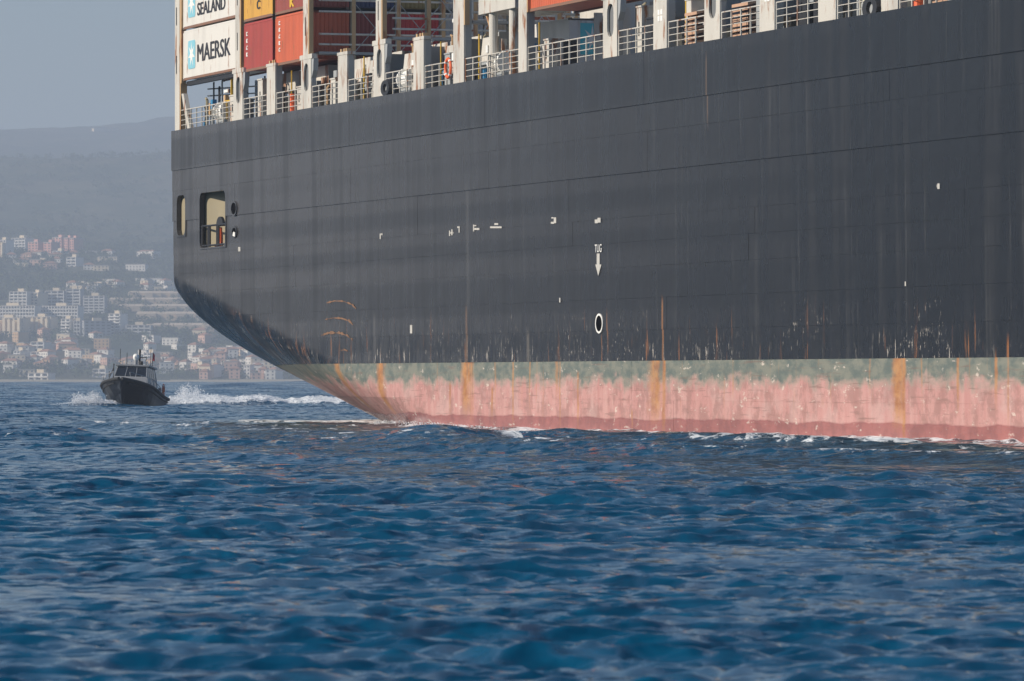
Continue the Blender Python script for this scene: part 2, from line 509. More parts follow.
def hull_paint():
    t = NT('hull_dark_paint')
    v = t.coords()
    sep = t.n('ShaderNodeSeparateXYZ'); t.l(v, sep.inputs[0])
    s, z = sep.outputs[0], sep.outputs[2]
    drip = t.noise(1.0, t.coords((0.75, 0.2, 0.035)), 5, 0.62)
    drip2 = t.noise(1.0, t.coords((2.6, 0.2, 0.09)), 4, 0.6)
    big = t.noise(0.07, v, 4)
    c = t.mix(t.smooth(big, 0.35, 0.65), (0.0045, 0.005, 0.007), (0.007, 0.0075, 0.0095))
    c = t.mix(t.smooth(s, 128, -5, 0, 0.9), c, (0.074, 0.073, 0.075))  # paler aft: faded paint, with the grazing sky sheen put into the colour
    c = t.mix(t.smooth(drip, 0.48, 0.64, 0, 0.45), c, (0.034, 0.034, 0.036))
    c = t.mix(t.smooth(drip2, 0.57, 0.68, 0, 0.5), c, (0.058, 0.057, 0.056))
    # repainted strakes, each a slightly different grey
    band = t.noise(1.0, t.coords((0.0, 0.0, 0.55)), 0)
    c = t.mix(t.smooth(band, 0.46, 0.56, 0, 0.35), c, (0.010, 0.011, 0.013))
    # scuffed plating low down near the waterline paint
    low = t.smooth(z, 6.3, 3.7)
    sc = t.noise(1.0, t.coords((1.9, 0.2, 0.42)), 7, 0.7)
    c = t.mix(t.math('MULTIPLY', t.smooth(sc, 0.46, 0.56), t.math('MULTIPLY', low, 0.75)), c, (0.014, 0.015, 0.019))
    # turn of the stern: worn and darkened with painted shade to near black, with broad rust and pale scrapes
    q = t.math('SUBTRACT', t.math('ADD', z, t.math('MULTIPLY', s, 0.149)), 8.35)
    worn_shade = t.math('MULTIPLY', t.smooth(q, 0.25, -0.15), t.smooth(s, 52, 30))
    wn1 = t.noise(1.0, t.coords((0.45, 0.3, 0.55)), 6, 0.68)
    c = t.mix(t.math('MULTIPLY', worn_shade, t.smooth(wn1, 0.36, 0.52, 0.25, 0.92)), c, (0.0055, 0.006, 0.008))
    rarea = t.math('MULTIPLY', worn_shade, t.math('MULTIPLY', t.smooth(s, 11, 16), t.smooth(wn1, 0.50, 0.60)))
    rst = t.noise(1.0, t.coords((2.0, 0.4, 0.7)), 6, 0.7)
    c = t.mix(t.math('MULTIPLY', rarea, t.smooth(rst, 0.46, 0.6)), c, (0.16, 0.085, 0.045))
    c = t.mix(t.math('MULTIPLY', worn_shade, t.smooth(t.noise(1.0, t.coords((2.6, 0.4, 2.0)), 6, 0.75), 0.615, 0.64)), c, (0.45, 0.42, 0.37))
    clus = t.smooth(t.noise(0.16, t.coords((1, 0, 1)), 3), 0.50, 0.60)
    chip = t.noise(1.0, t.coords((5.5, 0.3, 2.0)), 6, 0.75)
    chip2 = t.noise(1.0, t.coords((4.2, 0.3, 0.75)), 6, 0.72)
    vlow = t.math('MULTIPLY', t.smooth(z, 4.6, 3.7), t.smooth(t.noise(0.2, t.coords((1, 0, 0.3)), 3), 0.44, 0.56))
    chm = t.math('MAXIMUM', t.math('MULTIPLY', t.smooth(chip, 0.60, 0.625), t.math('MULTIPLY', low, t.math('ADD', 0.12, clus, clamp=True))), t.math('MULTIPLY', t.math('MULTIPLY', vlow, t.smooth(chip2, 0.585, 0.61)), 0.85))
    c = t.mix(chm, c, (0.50, 0.46, 0.40))
    rn = t.noise(1.0, t.coords((2.2, 0.3, 0.16)), 6, 0.66)
    rm = t.math('MULTIPLY', t.smooth(rn, 0.60, 0.67), t.smooth(z, 6.4, 3.4))
    c = t.mix(t.math('MULTIPLY', rm, 0.9), c, (0.30, 0.125, 0.040))
    # long runs below scuppers
    for x, w, y0, y1, col, k in ((467, .22, 300, 366, (0.28, .16, .08), .5), (663, .16, 292, 362, (.34, .16, .06), .7), (1008, .16, 330, 360, (.36, .14, .04), .9),
                                 (375, .30, 310, 366, (.13, .125, .12), .55), (996, .10, 345, 360, (.36, .14, .04), .9),
                                 (528, .3, 325, 362, (.2, .18, .15), .5), (469, .35, 180, 300, (.10, .1, .1), .35), (711, .12, 48, 110, (.2, .13, .08), .45)):
        s0 = s_of_x(x); za, zb = z_of(x, y0), z_of(x, y1)
        ds = t.math('ABSOLUTE', t.math('SUBTRACT', s, s0))
        m = t.math('MULTIPLY', t.smooth(ds, w, w * 0.25), t.math('MULTIPLY', t.smooth(z, za, za - 0.7), t.smooth(z, zb - 1, zb)))
        m = t.math('MULTIPLY', m, t.math('MULTIPLY', t.smooth(drip2, 0.25, 0.6, 0.3, 1), k))
        c = t.mix(m, c, col)
    t.bump(t.noise(0.55, t.coords((1, 1, 1.2)), 2), 0.02)
    return t.out(c, t.math('ADD', t.smooth(drip, 0.35, 0.65, 0.22, 0.34), t.smooth(band, 0.46, 0.56, 0.0, 0.03)), spec=0.30)

def boot_paint():
    t = NT('hull_antifouling_paint')
    v = t.coords()
    sep = t.n('ShaderNodeSeparateXYZ'); t.l(v, sep.inputs[0])
    s, z = sep.outputs[0], sep.outputs[2]
    n1 = t.noise(1.0, t.coords((0.5, 0.3, 0.9)), 6, 0.65)
    vert = t.noise(1.0, t.coords((1.8, 0.3, 0.10)), 5, 0.65)
    zz = t.math('ADD', z, t.math('MULTIPLY', t.math('SUBTRACT', n1, 0.5), 2.2))
    zz = t.math('ADD', zz, t.math('MULTIPLY', t.math('SUBTRACT', vert, 0.5), 0.7))
    pink = t.mix(t.smooth(vert, 0.35, 0.7), (0.47, 0.235, 0.215), (0.53, 0.31, 0.28))
    dirt = t.noise(1.0, t.coords((0.8, 0.3, 0.75)), 8, 0.72)
    pink = t.mix(t.smooth(dirt, 0.46, 0.58, 0, 0.7), pink, (0.31, 0.17, 0.15))
    pale = t.noise(1.0, t.coords((0.35, 0.3, 0.5)), 5, 0.6)
    pink = t.mix(t.smooth(pale, 0.5, 0.62, 0, 0.4), pink, (0.52, 0.37, 0.34))
    c = t.mix(t.smooth(zz, 2.0, 2.35, 0, 0.85), pink, (0.33, 0.26, 0.22))
    gm = t.noise(1.0, t.coords((0.8, 0.3, 1.6)), 6, 0.68)
    grn = t.mix(t.smooth(gm, 0.4, 0.6), (0.10, 0.135, 0.125), (0.19, 0.205, 0.17))
    c = t.mix(t.smooth(zz, 2.25, 2.6, 0, 0.95), c, grn)
    hor = t.noise(1.0, t.coords((0.25, 0.2, 5.0)), 5, 0.7)
    c = t.mix(t.smooth(hor, 0.57, 0.64, 0, 0.5), c, (0.17, 0.11, 0.09))
    # freshly wetted lower edge
    wv = t.noise(0.22, v, 4)
    zw = t.math('ADD', z, t.math('MULTIPLY', t.math('SUBTRACT', wv, 0.5), 0.45))
    zw = t.math('ADD', zw, t.math('MULTIPLY', t.math('SUBTRACT', n1, 0.5), 0.16))
    wet = t.smooth(zw, 0.74, 0.66, 0, 0.9)
    c = t.mix(wet, c, t.mix(t.smooth(dirt, 0.4, 0.6), (0.34, 0.125, 0.11), (0.26, 0.10, 0.09)))
    blot = t.noise(1.0, t.coords((0.9, 0.3, 2.2)), 7, 0.72)
    c = t.mix(t.smooth(blot, 0.60, 0.63, 0, 0.7), c, (0.66, 0.58, 0.50))
    rn = t.noise(1.0, t.coords((1.5, 0.3, 0.10)), 6, 0.66)
    c = t.mix(t.math('MULTIPLY', t.smooth(rn, 0.60, 0.70), t.smooth(z, 0.2, 2.8, 0.15, 0.85)), c, (0.42, 0.20, 0.065))
    edge = t.noise(1.0, t.coords((1.1, 0.3, 1.3)), 6, 0.7)
    for x, w, za, zb, k in ((337, .75, 3.3, 0.4, .75), (381, .85, 3.3, .5, 1.0), (466, .95, 3.3, .7, .95), (472, .35, 3.3, .3, .9), (450, .22, 2.4, .9, .8),
                            (492, .22, 2.2, .6, .85), (513, .16, 3.2, .3, .8), (557, .30, 3.2, 1.6, .6), (578, .16, 2.9, .2, .8), (655, .95, 3.3, .5, .85),
                            (664, .32, 3.3, .0, .9), (632, .12, 1.2, .1, .8), (898, .75, 3.3, .5, .85), (904, .25, 3.3, -.2, .9), (958, .16, 3.3, 1.2, .7),
                            (996, .20, 3.3, 1.4, .85), (1008, .12, 3.3, .8, .7), (560, .10, 3.2, .2, .7), (870, .12, 3.2, 1.9, .5), (823, .3, 1.75, 1.45, .8)):
        s0 = s_of_x(x)
        ss = t.math('ADD', s, t.math('MULTIPLY', t.math('SUBTRACT', edge, 0.5), 2.2 * w))
        ds = t.math('ABSOLUTE', t.math('SUBTRACT', ss, s0))
        m = t.math('MULTIPLY', t.smooth(ds, w * 1.2, w * 0.15), t.smooth(z, zb - 0.4, zb + 1.0))
        if za < 3.2: m = t.math('MULTIPLY', m, t.smooth(z, za, za - 0.3))
        m = t.math('MULTIPLY', m, t.math('MULTIPLY', t.smooth(vert, 0.36, 0.56, 0.32, 1), min(1.0, k * 1.1)))
        c = t.mix(m, c, t.mix(t.smooth(gm, 0.38, 0.6), (0.33, 0.14, 0.055), (0.46, 0.23, 0.09)))
    t.bump(t.noise(2.0, t.coords((1, 1, 2)), 5), 0.012)
    return t.out(c, t.math('SUBTRACT', 0.62, t.math('MULTIPLY', wet, 0.4)), spec=0.4)

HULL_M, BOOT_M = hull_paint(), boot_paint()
HOLES = [(6.2, 12.0, 9.84, 13.06), (0.95, 3.0, 10.66, 13.07)]     # mooring deck openings: s0, s1, z0, z1

def make_hull():
    sv = sorted(set(list(np.arange(0, 61, 1.5)) + [0.95, 3.0, 6.2, 12.0] + list(np.arange(62, 200, 6.0)) + list(np.arange(200, 293, 4.0))))
    zv = sorted(set([-2, -1, -.4, 0, .4, .9, 1.4, 1.9, 2.4, 2.8, BOOT, 3.7, 4.2, 4.8, 5.4, 6, 6.6, 7.2, 7.7, 8.2, 9.0, 9.84, 10.66, 13.06, 13.07, 14.5, DECK - 0.05]))
    m = MB()
    idx = {}
    for side in (0, 1):
        for i, s in enumerate(sv):
            for j, z in enumerate(zv):
                y = float(hull_inboard(s, z)) + 0.07
                y = min(y, BEAM / 2)
                idx[side, i, j] = len(m.v)
                m.v.append((s + (0.07 if i == 0 else 0), y if side == 0 else BEAM - y, z))
    def face(f, mi):
        m.f.append(f); m.m.append(mi)
    for side in (0, 1):
        for i in range(len(sv) - 1):
            for j in range(len(zv) - 1):
                sc, zc = (sv[i] + sv[i + 1]) / 2, (zv[j] + zv[j + 1]) / 2
                if side == 0 and any(a < sc < b and c < zc < d for a, b, c, d in HOLES): continue
                q = [idx[side, i, j], idx[side, i + 1, j], idx[side, i + 1, j + 1], idx[side, i, j + 1]]
                face(tuple(q if side == 0 else q[::-1]), 1 if zc < BOOT else 0)
    J = len(zv)
    for j in range(J - 1):          # transom
        face((idx[0, 0, j], idx[0, 0, j + 1], idx[1, 0, j + 1], idx[1, 0, j]), 1 if zv[j] < BOOT - .01 else 0)
    for i in range(len(sv) - 1):    # weather deck
        face((idx[0, i, J - 1], idx[0, i + 1, J - 1], idx[1, i + 1, J - 1], idx[1, i, J - 1]), 2)
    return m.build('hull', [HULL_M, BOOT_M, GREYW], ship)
hull = make_hull()

# shell plating: every plate is its own piece, laps a few centimetres proud of the strake below
ROWS = [(-1.2, 1.5, 0.0), (1.5, BOOT, 0.004), (BOOT, 4.6, 0.014), (4.6, 6.0, 0.032), (6.0, 7.4, 0.050), (7.4, 8.5, 0.068), (8.5, 9.6, 0.082), (9.6, 11.55, 0.098), (11.55, 13.3, 0.150), (13.3, 14.5, 0.166), (14.5, DECK, 0.225)]
def make_plate(s0, s1, z0, z1, off, mat, rnd):
    holes = [h for h in HOLES if h[0] < s1 and h[1] > s0 and h[2] < z1 and h[3] > z0]
    ns = 10 if s0 < 60 else 4
    sv = set(np.linspace(s0, s1, ns + 1)); zv = set(np.linspace(z0, z1, 6 if s0 < 60 and z0 < 8 else 3))
    for h in holes:
        for a in h[:2]:
            if s0 < a < s1: sv.add(a)
        for a in h[2:]:
            if z0 < a < z1: zv.add(a)
    sv, zv = sorted(sv), sorted(zv)
    m = MB(); idx = {}
    ph, am = rnd.uniform(0, 6), rnd.uniform(0.008, 0.020)
    for i, s in enumerate(sv):
        for j, z in enumerate(zv):
            b = am * math.sin(s * 0.9 + ph) * math.sin(math.pi * (z - z0) / (z1 - z0)) * math.sin(math.pi * (s - s0) / (s1 - s0)) ** 0.5 if s0 < s < s1 else 0.0
            idx[i, j] = len(m.v)
            m.v.append((s, float(hull_inboard(s, z)) - off - b, z))
    used = {}
    nfull = 0
    for i in range(len(sv) - 1):
        for j in range(len(zv) - 1):
            sc, zc = (sv[i] + sv[i + 1]) / 2, (zv[j] + zv[j + 1]) / 2
            if any(a < sc < b and c < zc < d for a, b, c, d in holes): continue
            q = (idx[i, j], idx[i + 1, j], idx[i + 1, j + 1], idx[i, j + 1])
            m.f.append(q); m.m.append(0); nfull += 1
            for k in range(4):
                a, b = q[k], q[(k + 1) % 4]
                used[a, b] = 1
    rim = [(a, b) for (a, b) in used if (b, a) not in used]
    for a, b in rim:
        va, vb = m.v[a], m.v[b]
        k = len(m.v)
        m.v += [va, vb, (vb[0], vb[1] + off + 0.065, vb[2]), (va[0], va[1] + off + 0.065, va[2])]
        m.f.append((k, k + 3, k + 2, k + 1)); m.m.append(0)
    me = m.mesh('hull_plate', mat)
    sm = [True] * nfull + [False] * len(rim)
    me.polygons.foreach_set('use_smooth', sm)
    link('hull_plate', me, hull)

_r = random.Random(3)
for ri, (z0, z1, off) in enumerate(ROWS):
    shift = (0, 5.1, 2.3, 7.2, 4.4, 9.0, 3.2, 8.1, 6.0, 1.5, 8.8)[ri]
    edges = [0.0]
    e = 14.0 if 6 <= ri <= 8 else 6 + shift
    while e < 186:
        edges.append(e); e += (11.8 if e < 130 else 15.5) + _r.uniform(-0.6, 0.6)
    edges.append(198.0)
    for a, b in zip(edges, edges[1:]):
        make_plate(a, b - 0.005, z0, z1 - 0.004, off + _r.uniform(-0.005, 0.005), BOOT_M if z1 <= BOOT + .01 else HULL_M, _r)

def skin(s, z):
    """outermost y of the plating at (s, z)"""
    off = [o for a, b, o in ROWS if a <= z < b]
    return float(hull_inboard(s, z)) - (off[0] if off else 0.13) - 0.018

# ---- mooring deck openings
def opening(h, rad, name):
    s0, s1, z0, z1 = h
    e = 0.05
    fr = MB()
    fr.ring_y(rect_like(s0 - 0.04, s1 + 0.04, z0 - 0.04, z1 + 0.04), rrect(s0 + e, s1 - e, z0 + e, z1 - e, rad), skin(s0, 12) + 0.012, 0.10)
    return fr.build(name, HULL_M, hull)
opening(HOLES[0], 0.45, 'opening_rim')
opening(HOLES[1], 0.5, 'opening_rim')
def recess(h, d0, d1, flo):
    s0, s1, z0, z1 = h
    s1b = s1 + 1.5
    m = MB()
    m.add([(s0 - 0.3, d0, z0 - .3), (s1b, d1, z0 - .3), (s1b, d1, z1 + .35), (s0 - 0.3, d0, z1 + .35)], [(0, 1, 2, 3)])
    o = m.build('mooring_bulkhead', CREAM, ship)
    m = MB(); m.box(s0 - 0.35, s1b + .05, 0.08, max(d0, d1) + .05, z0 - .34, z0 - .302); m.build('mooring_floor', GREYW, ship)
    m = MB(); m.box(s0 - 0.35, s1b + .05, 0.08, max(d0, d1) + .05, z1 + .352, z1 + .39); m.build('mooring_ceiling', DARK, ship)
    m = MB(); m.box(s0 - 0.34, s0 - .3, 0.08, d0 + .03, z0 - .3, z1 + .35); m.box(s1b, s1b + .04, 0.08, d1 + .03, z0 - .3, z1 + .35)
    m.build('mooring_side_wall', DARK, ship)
recess(HOLES[0], 0.14, 2.7, 0)
recess(HOLES[1], 0.12, 0.28, 0)
rail = MB()
for zz in (HOLES[0][2] + .16, HOLES[0][2] + 1.28):
    rail.tube((6.25, -0.02, zz), (11.95, -0.02, zz), 0.06)
rail_o = rail.build('opening_railing', DARK, ship)
for k, s in enumerate((6.35, 7.75, 8.05, 9.7, 10.0, 11.8)):
    MB().tube((s, -0.02, HOLES[0][2] + .08), (s, -0.02, HOLES[0][2] + 1.32), 0.07).build('stanchion', DARK, rail_o)
m = MB()
pts = [(8.95 + .35 * math.cos(t), 0.28 + 0.1 * math.sin(t), 10.15 + .32 * math.sin(t * 1.0)) for t in np.linspace(-2.4, .4, 10)]
m.path(pts, 0.12, 6); m.path([(9.3, .26, 10.2), (9.32, .25, 11.0)], 0.12)
m.path([(11.1, .5, 10.05), (11.1, .5, 10.9)], 0.11)
tag(m.build('hose', ORANGE, ship), 'orange hose coil behind the opening railing')
m = MB()
for k in range(12):
    a0, a1 = math.pi * k / 12, math.pi * (k + 1) / 12
    m.prism_y([(9.35, 11.05), (9.35 + .75 * math.cos(a0), 11.05 + .55 * math.sin(a0)), (9.35 + .75 * math.cos(a1), 11.05 + .55 * math.sin(a1))], 0.2, 0.35)
m.build('mooring_roller', DARK, ship)

def round_port(x, ypx, w, h, rim_mat, name, proud=0.05):
    s, z = s_of_x(x), z_of(x, ypx)
    y = skin(s, z)
    n = 20
    ell = lambda a, b: [(s + a * math.cos(2 * math.pi * k / n), z + b * math.sin(2 * math.pi * k / n)) for k in range(n)]
    o = MB().ring_y(ell(w / 2, h / 2), ell(w / 2 - .09, h / 2 - .09), y - proud, y + 0.05).build(name, rim_mat, ship)
    d = MB().prism_y(ell(w / 2 - .08, h / 2 - .08), y - 0.008, y + 0.03).build('dark_bore', BORE, o)  # flush black disc, the dark of the hole put into its colour
    return o
round_port(237.2, 208.5, 1.25, .84, HULL_M, 'panama_chock')
p = round_port(236.8, 232, 1.05, .66, HULL_M, 'panama_chock')
m = MB(); sA, zA = s_of_x(236.6), z_of(236.6, 233.5)
m.prism_y([(sA - .3, zA - .12), (sA + .2, zA - .2), (sA + .25, zA + .05), (sA - .1, zA + .1)], skin(sA, zA) - .05, skin(sA, zA) - .02); m.build('glint_plate', PUREWHITE, p)  # white patch put in as the glint of the lower chock
round_port(600.2, 323.5, 1.05, .90, PUREWHITE, 'discharge_outlet', 0.02)

# ---- painted marks on the side (each mark its own flat piece just proud of the plating)
MARKM = paint('dull_marking_paint', (0.50, 0.49, 0.45), 0.7, dirt=0.6, scale=4)
def mark(poly_px, name='hull_mark', mat=MARKM):
    pts = [(s_of_x(x), z_of(x, y)) for x, y in poly_px]
    a = sum(pts[i][0] * pts[(i + 1) % len(pts)][1] - pts[(i + 1) % len(pts)][0] * pts[i][1] for i in range(len(pts)))
    if a < 0: pts = pts[::-1]
    s0 = sum(p[0] for p in pts) / len(pts); z0 = sum(p[1] for p in pts) / len(pts)
    y = min(skin(*p) for p in pts)
    MB().prism_y(pts, y - 0.006, y + 0.03).build(name, mat, hull)
def px_rect(x0, x1, y0, y1): return [(x0, y0), (x1, y0), (x1, y1), (x0, y1)]
mark([(598.6, 253.5), (601.4, 253.5), (601.4, 264.5), (603.2, 264.5), (600.1, 275.8), (597.2, 264.5), (598.6, 264.5)], 'tug_arrow')
for a in (px_rect(597.2, 600.2, 219.5, 223.2), px_rect(600.0, 603.0, 217.8, 222.6),
          px_rect(553.2, 556.6, 221.8, 223.8), px_rect(556.2, 558.6, 217.4, 223.2), px_rect(553.8, 556, 217.2, 218.5),
          px_rect(492.4, 504, 226.4, 228.2), px_rect(496.8, 500.6, 223.2, 225.0),
          px_rect(475.4, 476.4, 224.6, 231.6), px_rect(476.6, 481.8, 228, 230), px_rect(476.5, 478.6, 225, 226.2),
          px_rect(459.6, 462, 226.4, 228), px_rect(461, 461.9, 228.2, 232.6),
          px_rect(451.4, 452.4, 230.6, 236), px_rect(453.6, 454.8, 229.4, 235.2), px_rect(452.2, 455.4, 232.2, 233.6),
          px_rect(382, 383, 233.6, 239), px_rect(383.2, 384.8, 233.4, 235.2),
          px_rect(940.2, 942.4, 183.5, 189), px_rect(939.6, 940.4, 184.6, 187.4), px_rect(906.4, 907.6, 281.6, 286),
          px_rect(560.6, 561.8, 297.8, 302.4), px_rect(411, 413.2, 325, 333.4), px_rect(240.2, 242.4, 247.0, 251.4)):
    mark(a)

def text_mesh(txt, width, height, extrude, name):
    cu = bpy.data.curves.new(name, 'FONT')
    cu.body = txt; cu.size = 1.0; cu.extrude = 0.0; cu.resolution_u = 3
    o = bpy.data.objects.new(name, cu); COL.objects.link(o)
    bpy.context.view_layer.update()
    me = bpy.data.meshes.new_from_object(o.evaluated_get(bpy.context.evaluated_depsgraph_get()))
    bpy.data.objects.remove(o, do_unlink=True); bpy.data.curves.remove(cu)
    co = np.array([v.co[:] for v in me.vertices])
    mn, mx = co.min(0), co.max(0)
    out = np.zeros_like(co)
    out[:, 0] = (co[:, 0] - mn[0]) / (mx[0] - mn[0]) * width
    out[:, 2] = (co[:, 1] - mn[1]) / (mx[1] - mn[1]) * height
    me.vertices.foreach_set('co', out.astype(np.float32).ravel())
    bm = bmesh.new(); bm.from_mesh(me)
    g = bmesh.ops.extrude_face_region(bm, geom=list(bm.faces))
    bmesh.ops.translate(bm, vec=(0, -extrude, 0), verts=[e for e in g['geom'] if isinstance(e, bmesh.types.BMVert)])
    bm.to_mesh(me); bm.free()
    me.name = name
    return me
tm = text_mesh('TUG', 0.95, 0.36, 0.02, 'tug_lettering'); tm.materials.append(PUREWHITE)
st_ = s_of_x(596.9)
link('tug_lettering', tm, hull, (st_, skin(st_, 7.9), z_of(600, 252.3)))

# rusty scrape arcs where a tug's fender rubs, following the plating
RUST_SCR = paint('fresh_rust', (0.21, 0.115, 0.065), 0.8, rust=0.35, dirt=0.7, scale=2.5)
def scrape(pts_px, w, name='rust_scrape'):
    m = MB()
    n = len(pts_px)
    dense = []
    for i in range(n - 1):
        for k in range(5):
            f = k / 5
            dense.append((pts_px[i][0] * (1 - f) + pts_px[i + 1][0] * f, pts_px[i][1] * (1 - f) + pts_px[i + 1][1] * f))
    dense.append(pts_px[-1])
    vs, fs = [], []
    for i, (x, y) in enumerate(dense):
        s, z = s_of_x(x), z_of(x, y)
        ww = w * (0.12 + 1.15 * random.random() ** 1.4)
        for q in (ww, -ww * .6):
            vs.append((s, skin(s, z + q) - 0.006, z + q))
    for i in range(len(dense) - 1):
        fs.append((2 * i + 1, 2 * i + 3, 2 * i + 2, 2 * i))
    m.add(vs, fs)
    m.build(name, RUST_SCR, hull)
scrape([(328, 303), (336, 301), (345, 301.4), (353, 304.5), (357.5, 309)], 0.07)
scrape([(326, 319.6), (334, 318), (343, 318.6), (350, 321), (354, 325)], 0.08)
scrape([(322, 335.5), (330, 333), (340, 333), (348, 335.5), (353, 340)], 0.09)
scrape([(341.5, 350.6), (345, 349.8), (348, 351)], 0.09)

# ---- deck edge posts, lashing bridges, rails
def rust_edge(m): return m
def slotted_post(s, ztop=28.0, w=1.95, slot=True):
    """wide pedestal plate with a long rounded slot, bracket arm, and the tall narrow upright above it"""
    zp = 19.45
    m = MB()
    if slot:
        n = 4
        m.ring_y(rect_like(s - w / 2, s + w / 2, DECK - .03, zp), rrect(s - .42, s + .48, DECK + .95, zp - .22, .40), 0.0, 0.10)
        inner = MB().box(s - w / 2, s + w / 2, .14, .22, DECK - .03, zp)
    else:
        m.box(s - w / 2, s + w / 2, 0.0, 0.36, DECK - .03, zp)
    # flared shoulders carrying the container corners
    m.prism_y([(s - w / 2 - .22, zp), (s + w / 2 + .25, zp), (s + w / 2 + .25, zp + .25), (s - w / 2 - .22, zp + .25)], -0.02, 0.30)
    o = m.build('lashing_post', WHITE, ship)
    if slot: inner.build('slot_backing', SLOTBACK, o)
    m = MB().prism_y([(s + w / 2 + .01, DECK + 1.6), (s + w / 2 + .32, DECK + 2.0), (s + w / 2 + .42, zp - .02), (s + w / 2 + .01, zp - .02)], .03, .30)
    m.box(s + w / 2 + .003, s + w / 2 + .03, .05, .28, DECK, DECK + 1.7)
    m.build('bracket', GREYW, o)  # shade on the bracket's forward side put into its grey
    if ztop > zp + .3:
        u = MB().box(s - .55, s + .42, -0.01, 0.24, zp + .253, ztop); u.build('upright', WHITE, o)
        g = MB().box(s + .423, s + .60, 0.0, 0.24, zp + .253, ztop).build('container_guide', RUSTY, o)
        for k, zz in enumerate((21.2, 24.1, 26.6)):
            if zz + 1 < ztop:
                MB().prism_y(rrect(s - .16, s - .02, zz - .5 - .4 * (k % 2), zz + .5, .06, 3), -.022, 0.0).build('slot', DARK, o)
    return o
def plain_post(s, ztop=19.45, w=1.75, numbered=False):
    m = MB().box(s - w / 2, s + w / 2, 0.0, 0.10, DECK - .03, ztop)
    m.box(s - w / 2 - .1, s + w / 2 + .1, -.02, .42, ztop + .003, ztop + .16)
    o = m.build('support_post', WHITE, ship)
    MB().box(s + w / 2 - .12, s + w / 2 - .004, .103, .40, DECK - .03, ztop - .01).build('side_web', GREYW, o)  # grey holds the shade of the post's forward face
    for q in (-.5, .1, .5): MB().box(s + q - .1, s + q + .12, .05, .3, ztop + .163, ztop + .33).build('corner_cone', RUSTY, o)
    if numbered:
        c = MB()
        for a in (-.3, .05):
            for b in (0, .28): c.box(s + a, s + a + .27, -.012, 0.0, DECK + 1.25 + b, DECK + 1.47 + b)
        c.build('stencil_mark', PUREWHITE, o)
    return o

SLOT_S = [s_of_x(238), s_of_x(306), s_of_x(379), s_of_x(610), s_of_x(712), s_of_x(827)]
PLAIN = [(s_of_x(271), 19.45), (s_of_x(342.5), 19.3), (s_of_x(418.5), 19.3), (s_of_x(660), 20.6), (s_of_x(767), 20.6), (s_of_x(889.5), 20.6)]
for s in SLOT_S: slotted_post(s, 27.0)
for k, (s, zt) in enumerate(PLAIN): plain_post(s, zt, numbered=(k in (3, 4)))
plain_tall = [(s_of_x(458.5), 1.75), (s_of_x(522.5), 1.25)]
for s, w in plain_tall:
    o = plain_post(s, 26.0, w)
    MB().box(s + w / 2 + .004, s + w / 2 + .16, 0.0, .24, 19.6, 25.9).build('container_guide', RUSTY, o)
# stern corner post with a raking brace
m = MB().box(-0.02, 1.05, 0.0, .14, DECK - .03, 26.0)
o = m.build('stern_post', WHITE, ship)
MB().box(1.053, 1.42, .02, .3, 19.5, 26.0).build('container_guide', RUSTY, o)
MB().box(1.053, 1.25, .02, .4, DECK, 19.5).build('web', RUSTY, o)
b = MB(); b.add([(1.3, .05, 18.9), (1.75, .05, 18.9), (3.25, .05, DECK), (2.65, .05, DECK), (1.3, .3, 18.9), (1.75, .3, 18.9), (3.25, .3, DECK), (2.65, .3, DECK)],
                [(0, 3, 2, 1), (4, 5, 6, 7), (0, 1, 5, 4), (1, 2, 6, 5), (2, 3, 7, 6), (3, 0, 4, 7)]); b.build('brace', WHITE, o)
for zz in (20.6, 23.4):
    MB().prism_y(rrect(.32, .46, zz - .5, zz + .55, .06, 3), -.022, 0.0).build('slot', DARK, o)

# deck edge railings: rails run post to post, each stanchion its own piece
ALLP = sorted([(s, .98) for s in SLOT_S] + [(s, .88) for s, _ in PLAIN] + [(s, w / 2) for s, w in plain_tall] + [(0.5, .55)])
def railing(s0, s1, y=0.06, h=1.15, parent=ship, mat=WHITE, rails=4):
    m = MB()
    for k in range(rails):
        zz = DECK + h * (k + 1) / rails
        m.tube((s0, y, zz), (s1, y, zz), 0.022 if k < rails - 1 else .034, 5)
    o = m.build('railing', mat, parent)
    n = max(2, int(round((s1 - s0) / 1.25)))
    for k in range(n + 1):
        s = s0 + (s1 - s0) * k / n
        MB().box(s - .035, s + .035, y - .03, y + .03, DECK - .04, DECK + h + .02).build('stanchion', mat, o)
for (a, wa), (b, wb) in zip(ALLP, ALLP[1:]):
    railing(a + wa + .12, b - wb - .08)
railing(ALLP[-1][0] + 1.0, ALLP[-1][0] + 6.0)
railing(ALLP[-1][0] + 8.0, ALLP[-1][0] + 13.0)
slotted_post(s_of_x(889.5) + 7.0, 27.0)
for k in range(2, 7):       # the row of posts goes on towards the bow
    (plain_post if k % 2 == 0 else slotted_post)(s_of_x(889.5) + 7.0 * k, 20.6 if k % 2 == 0 else 27.0)
    railing(s_of_x(889.5) + 7.0 * k + 1.05, s_of_x(889.5) + 7.0 * k + 5.9)

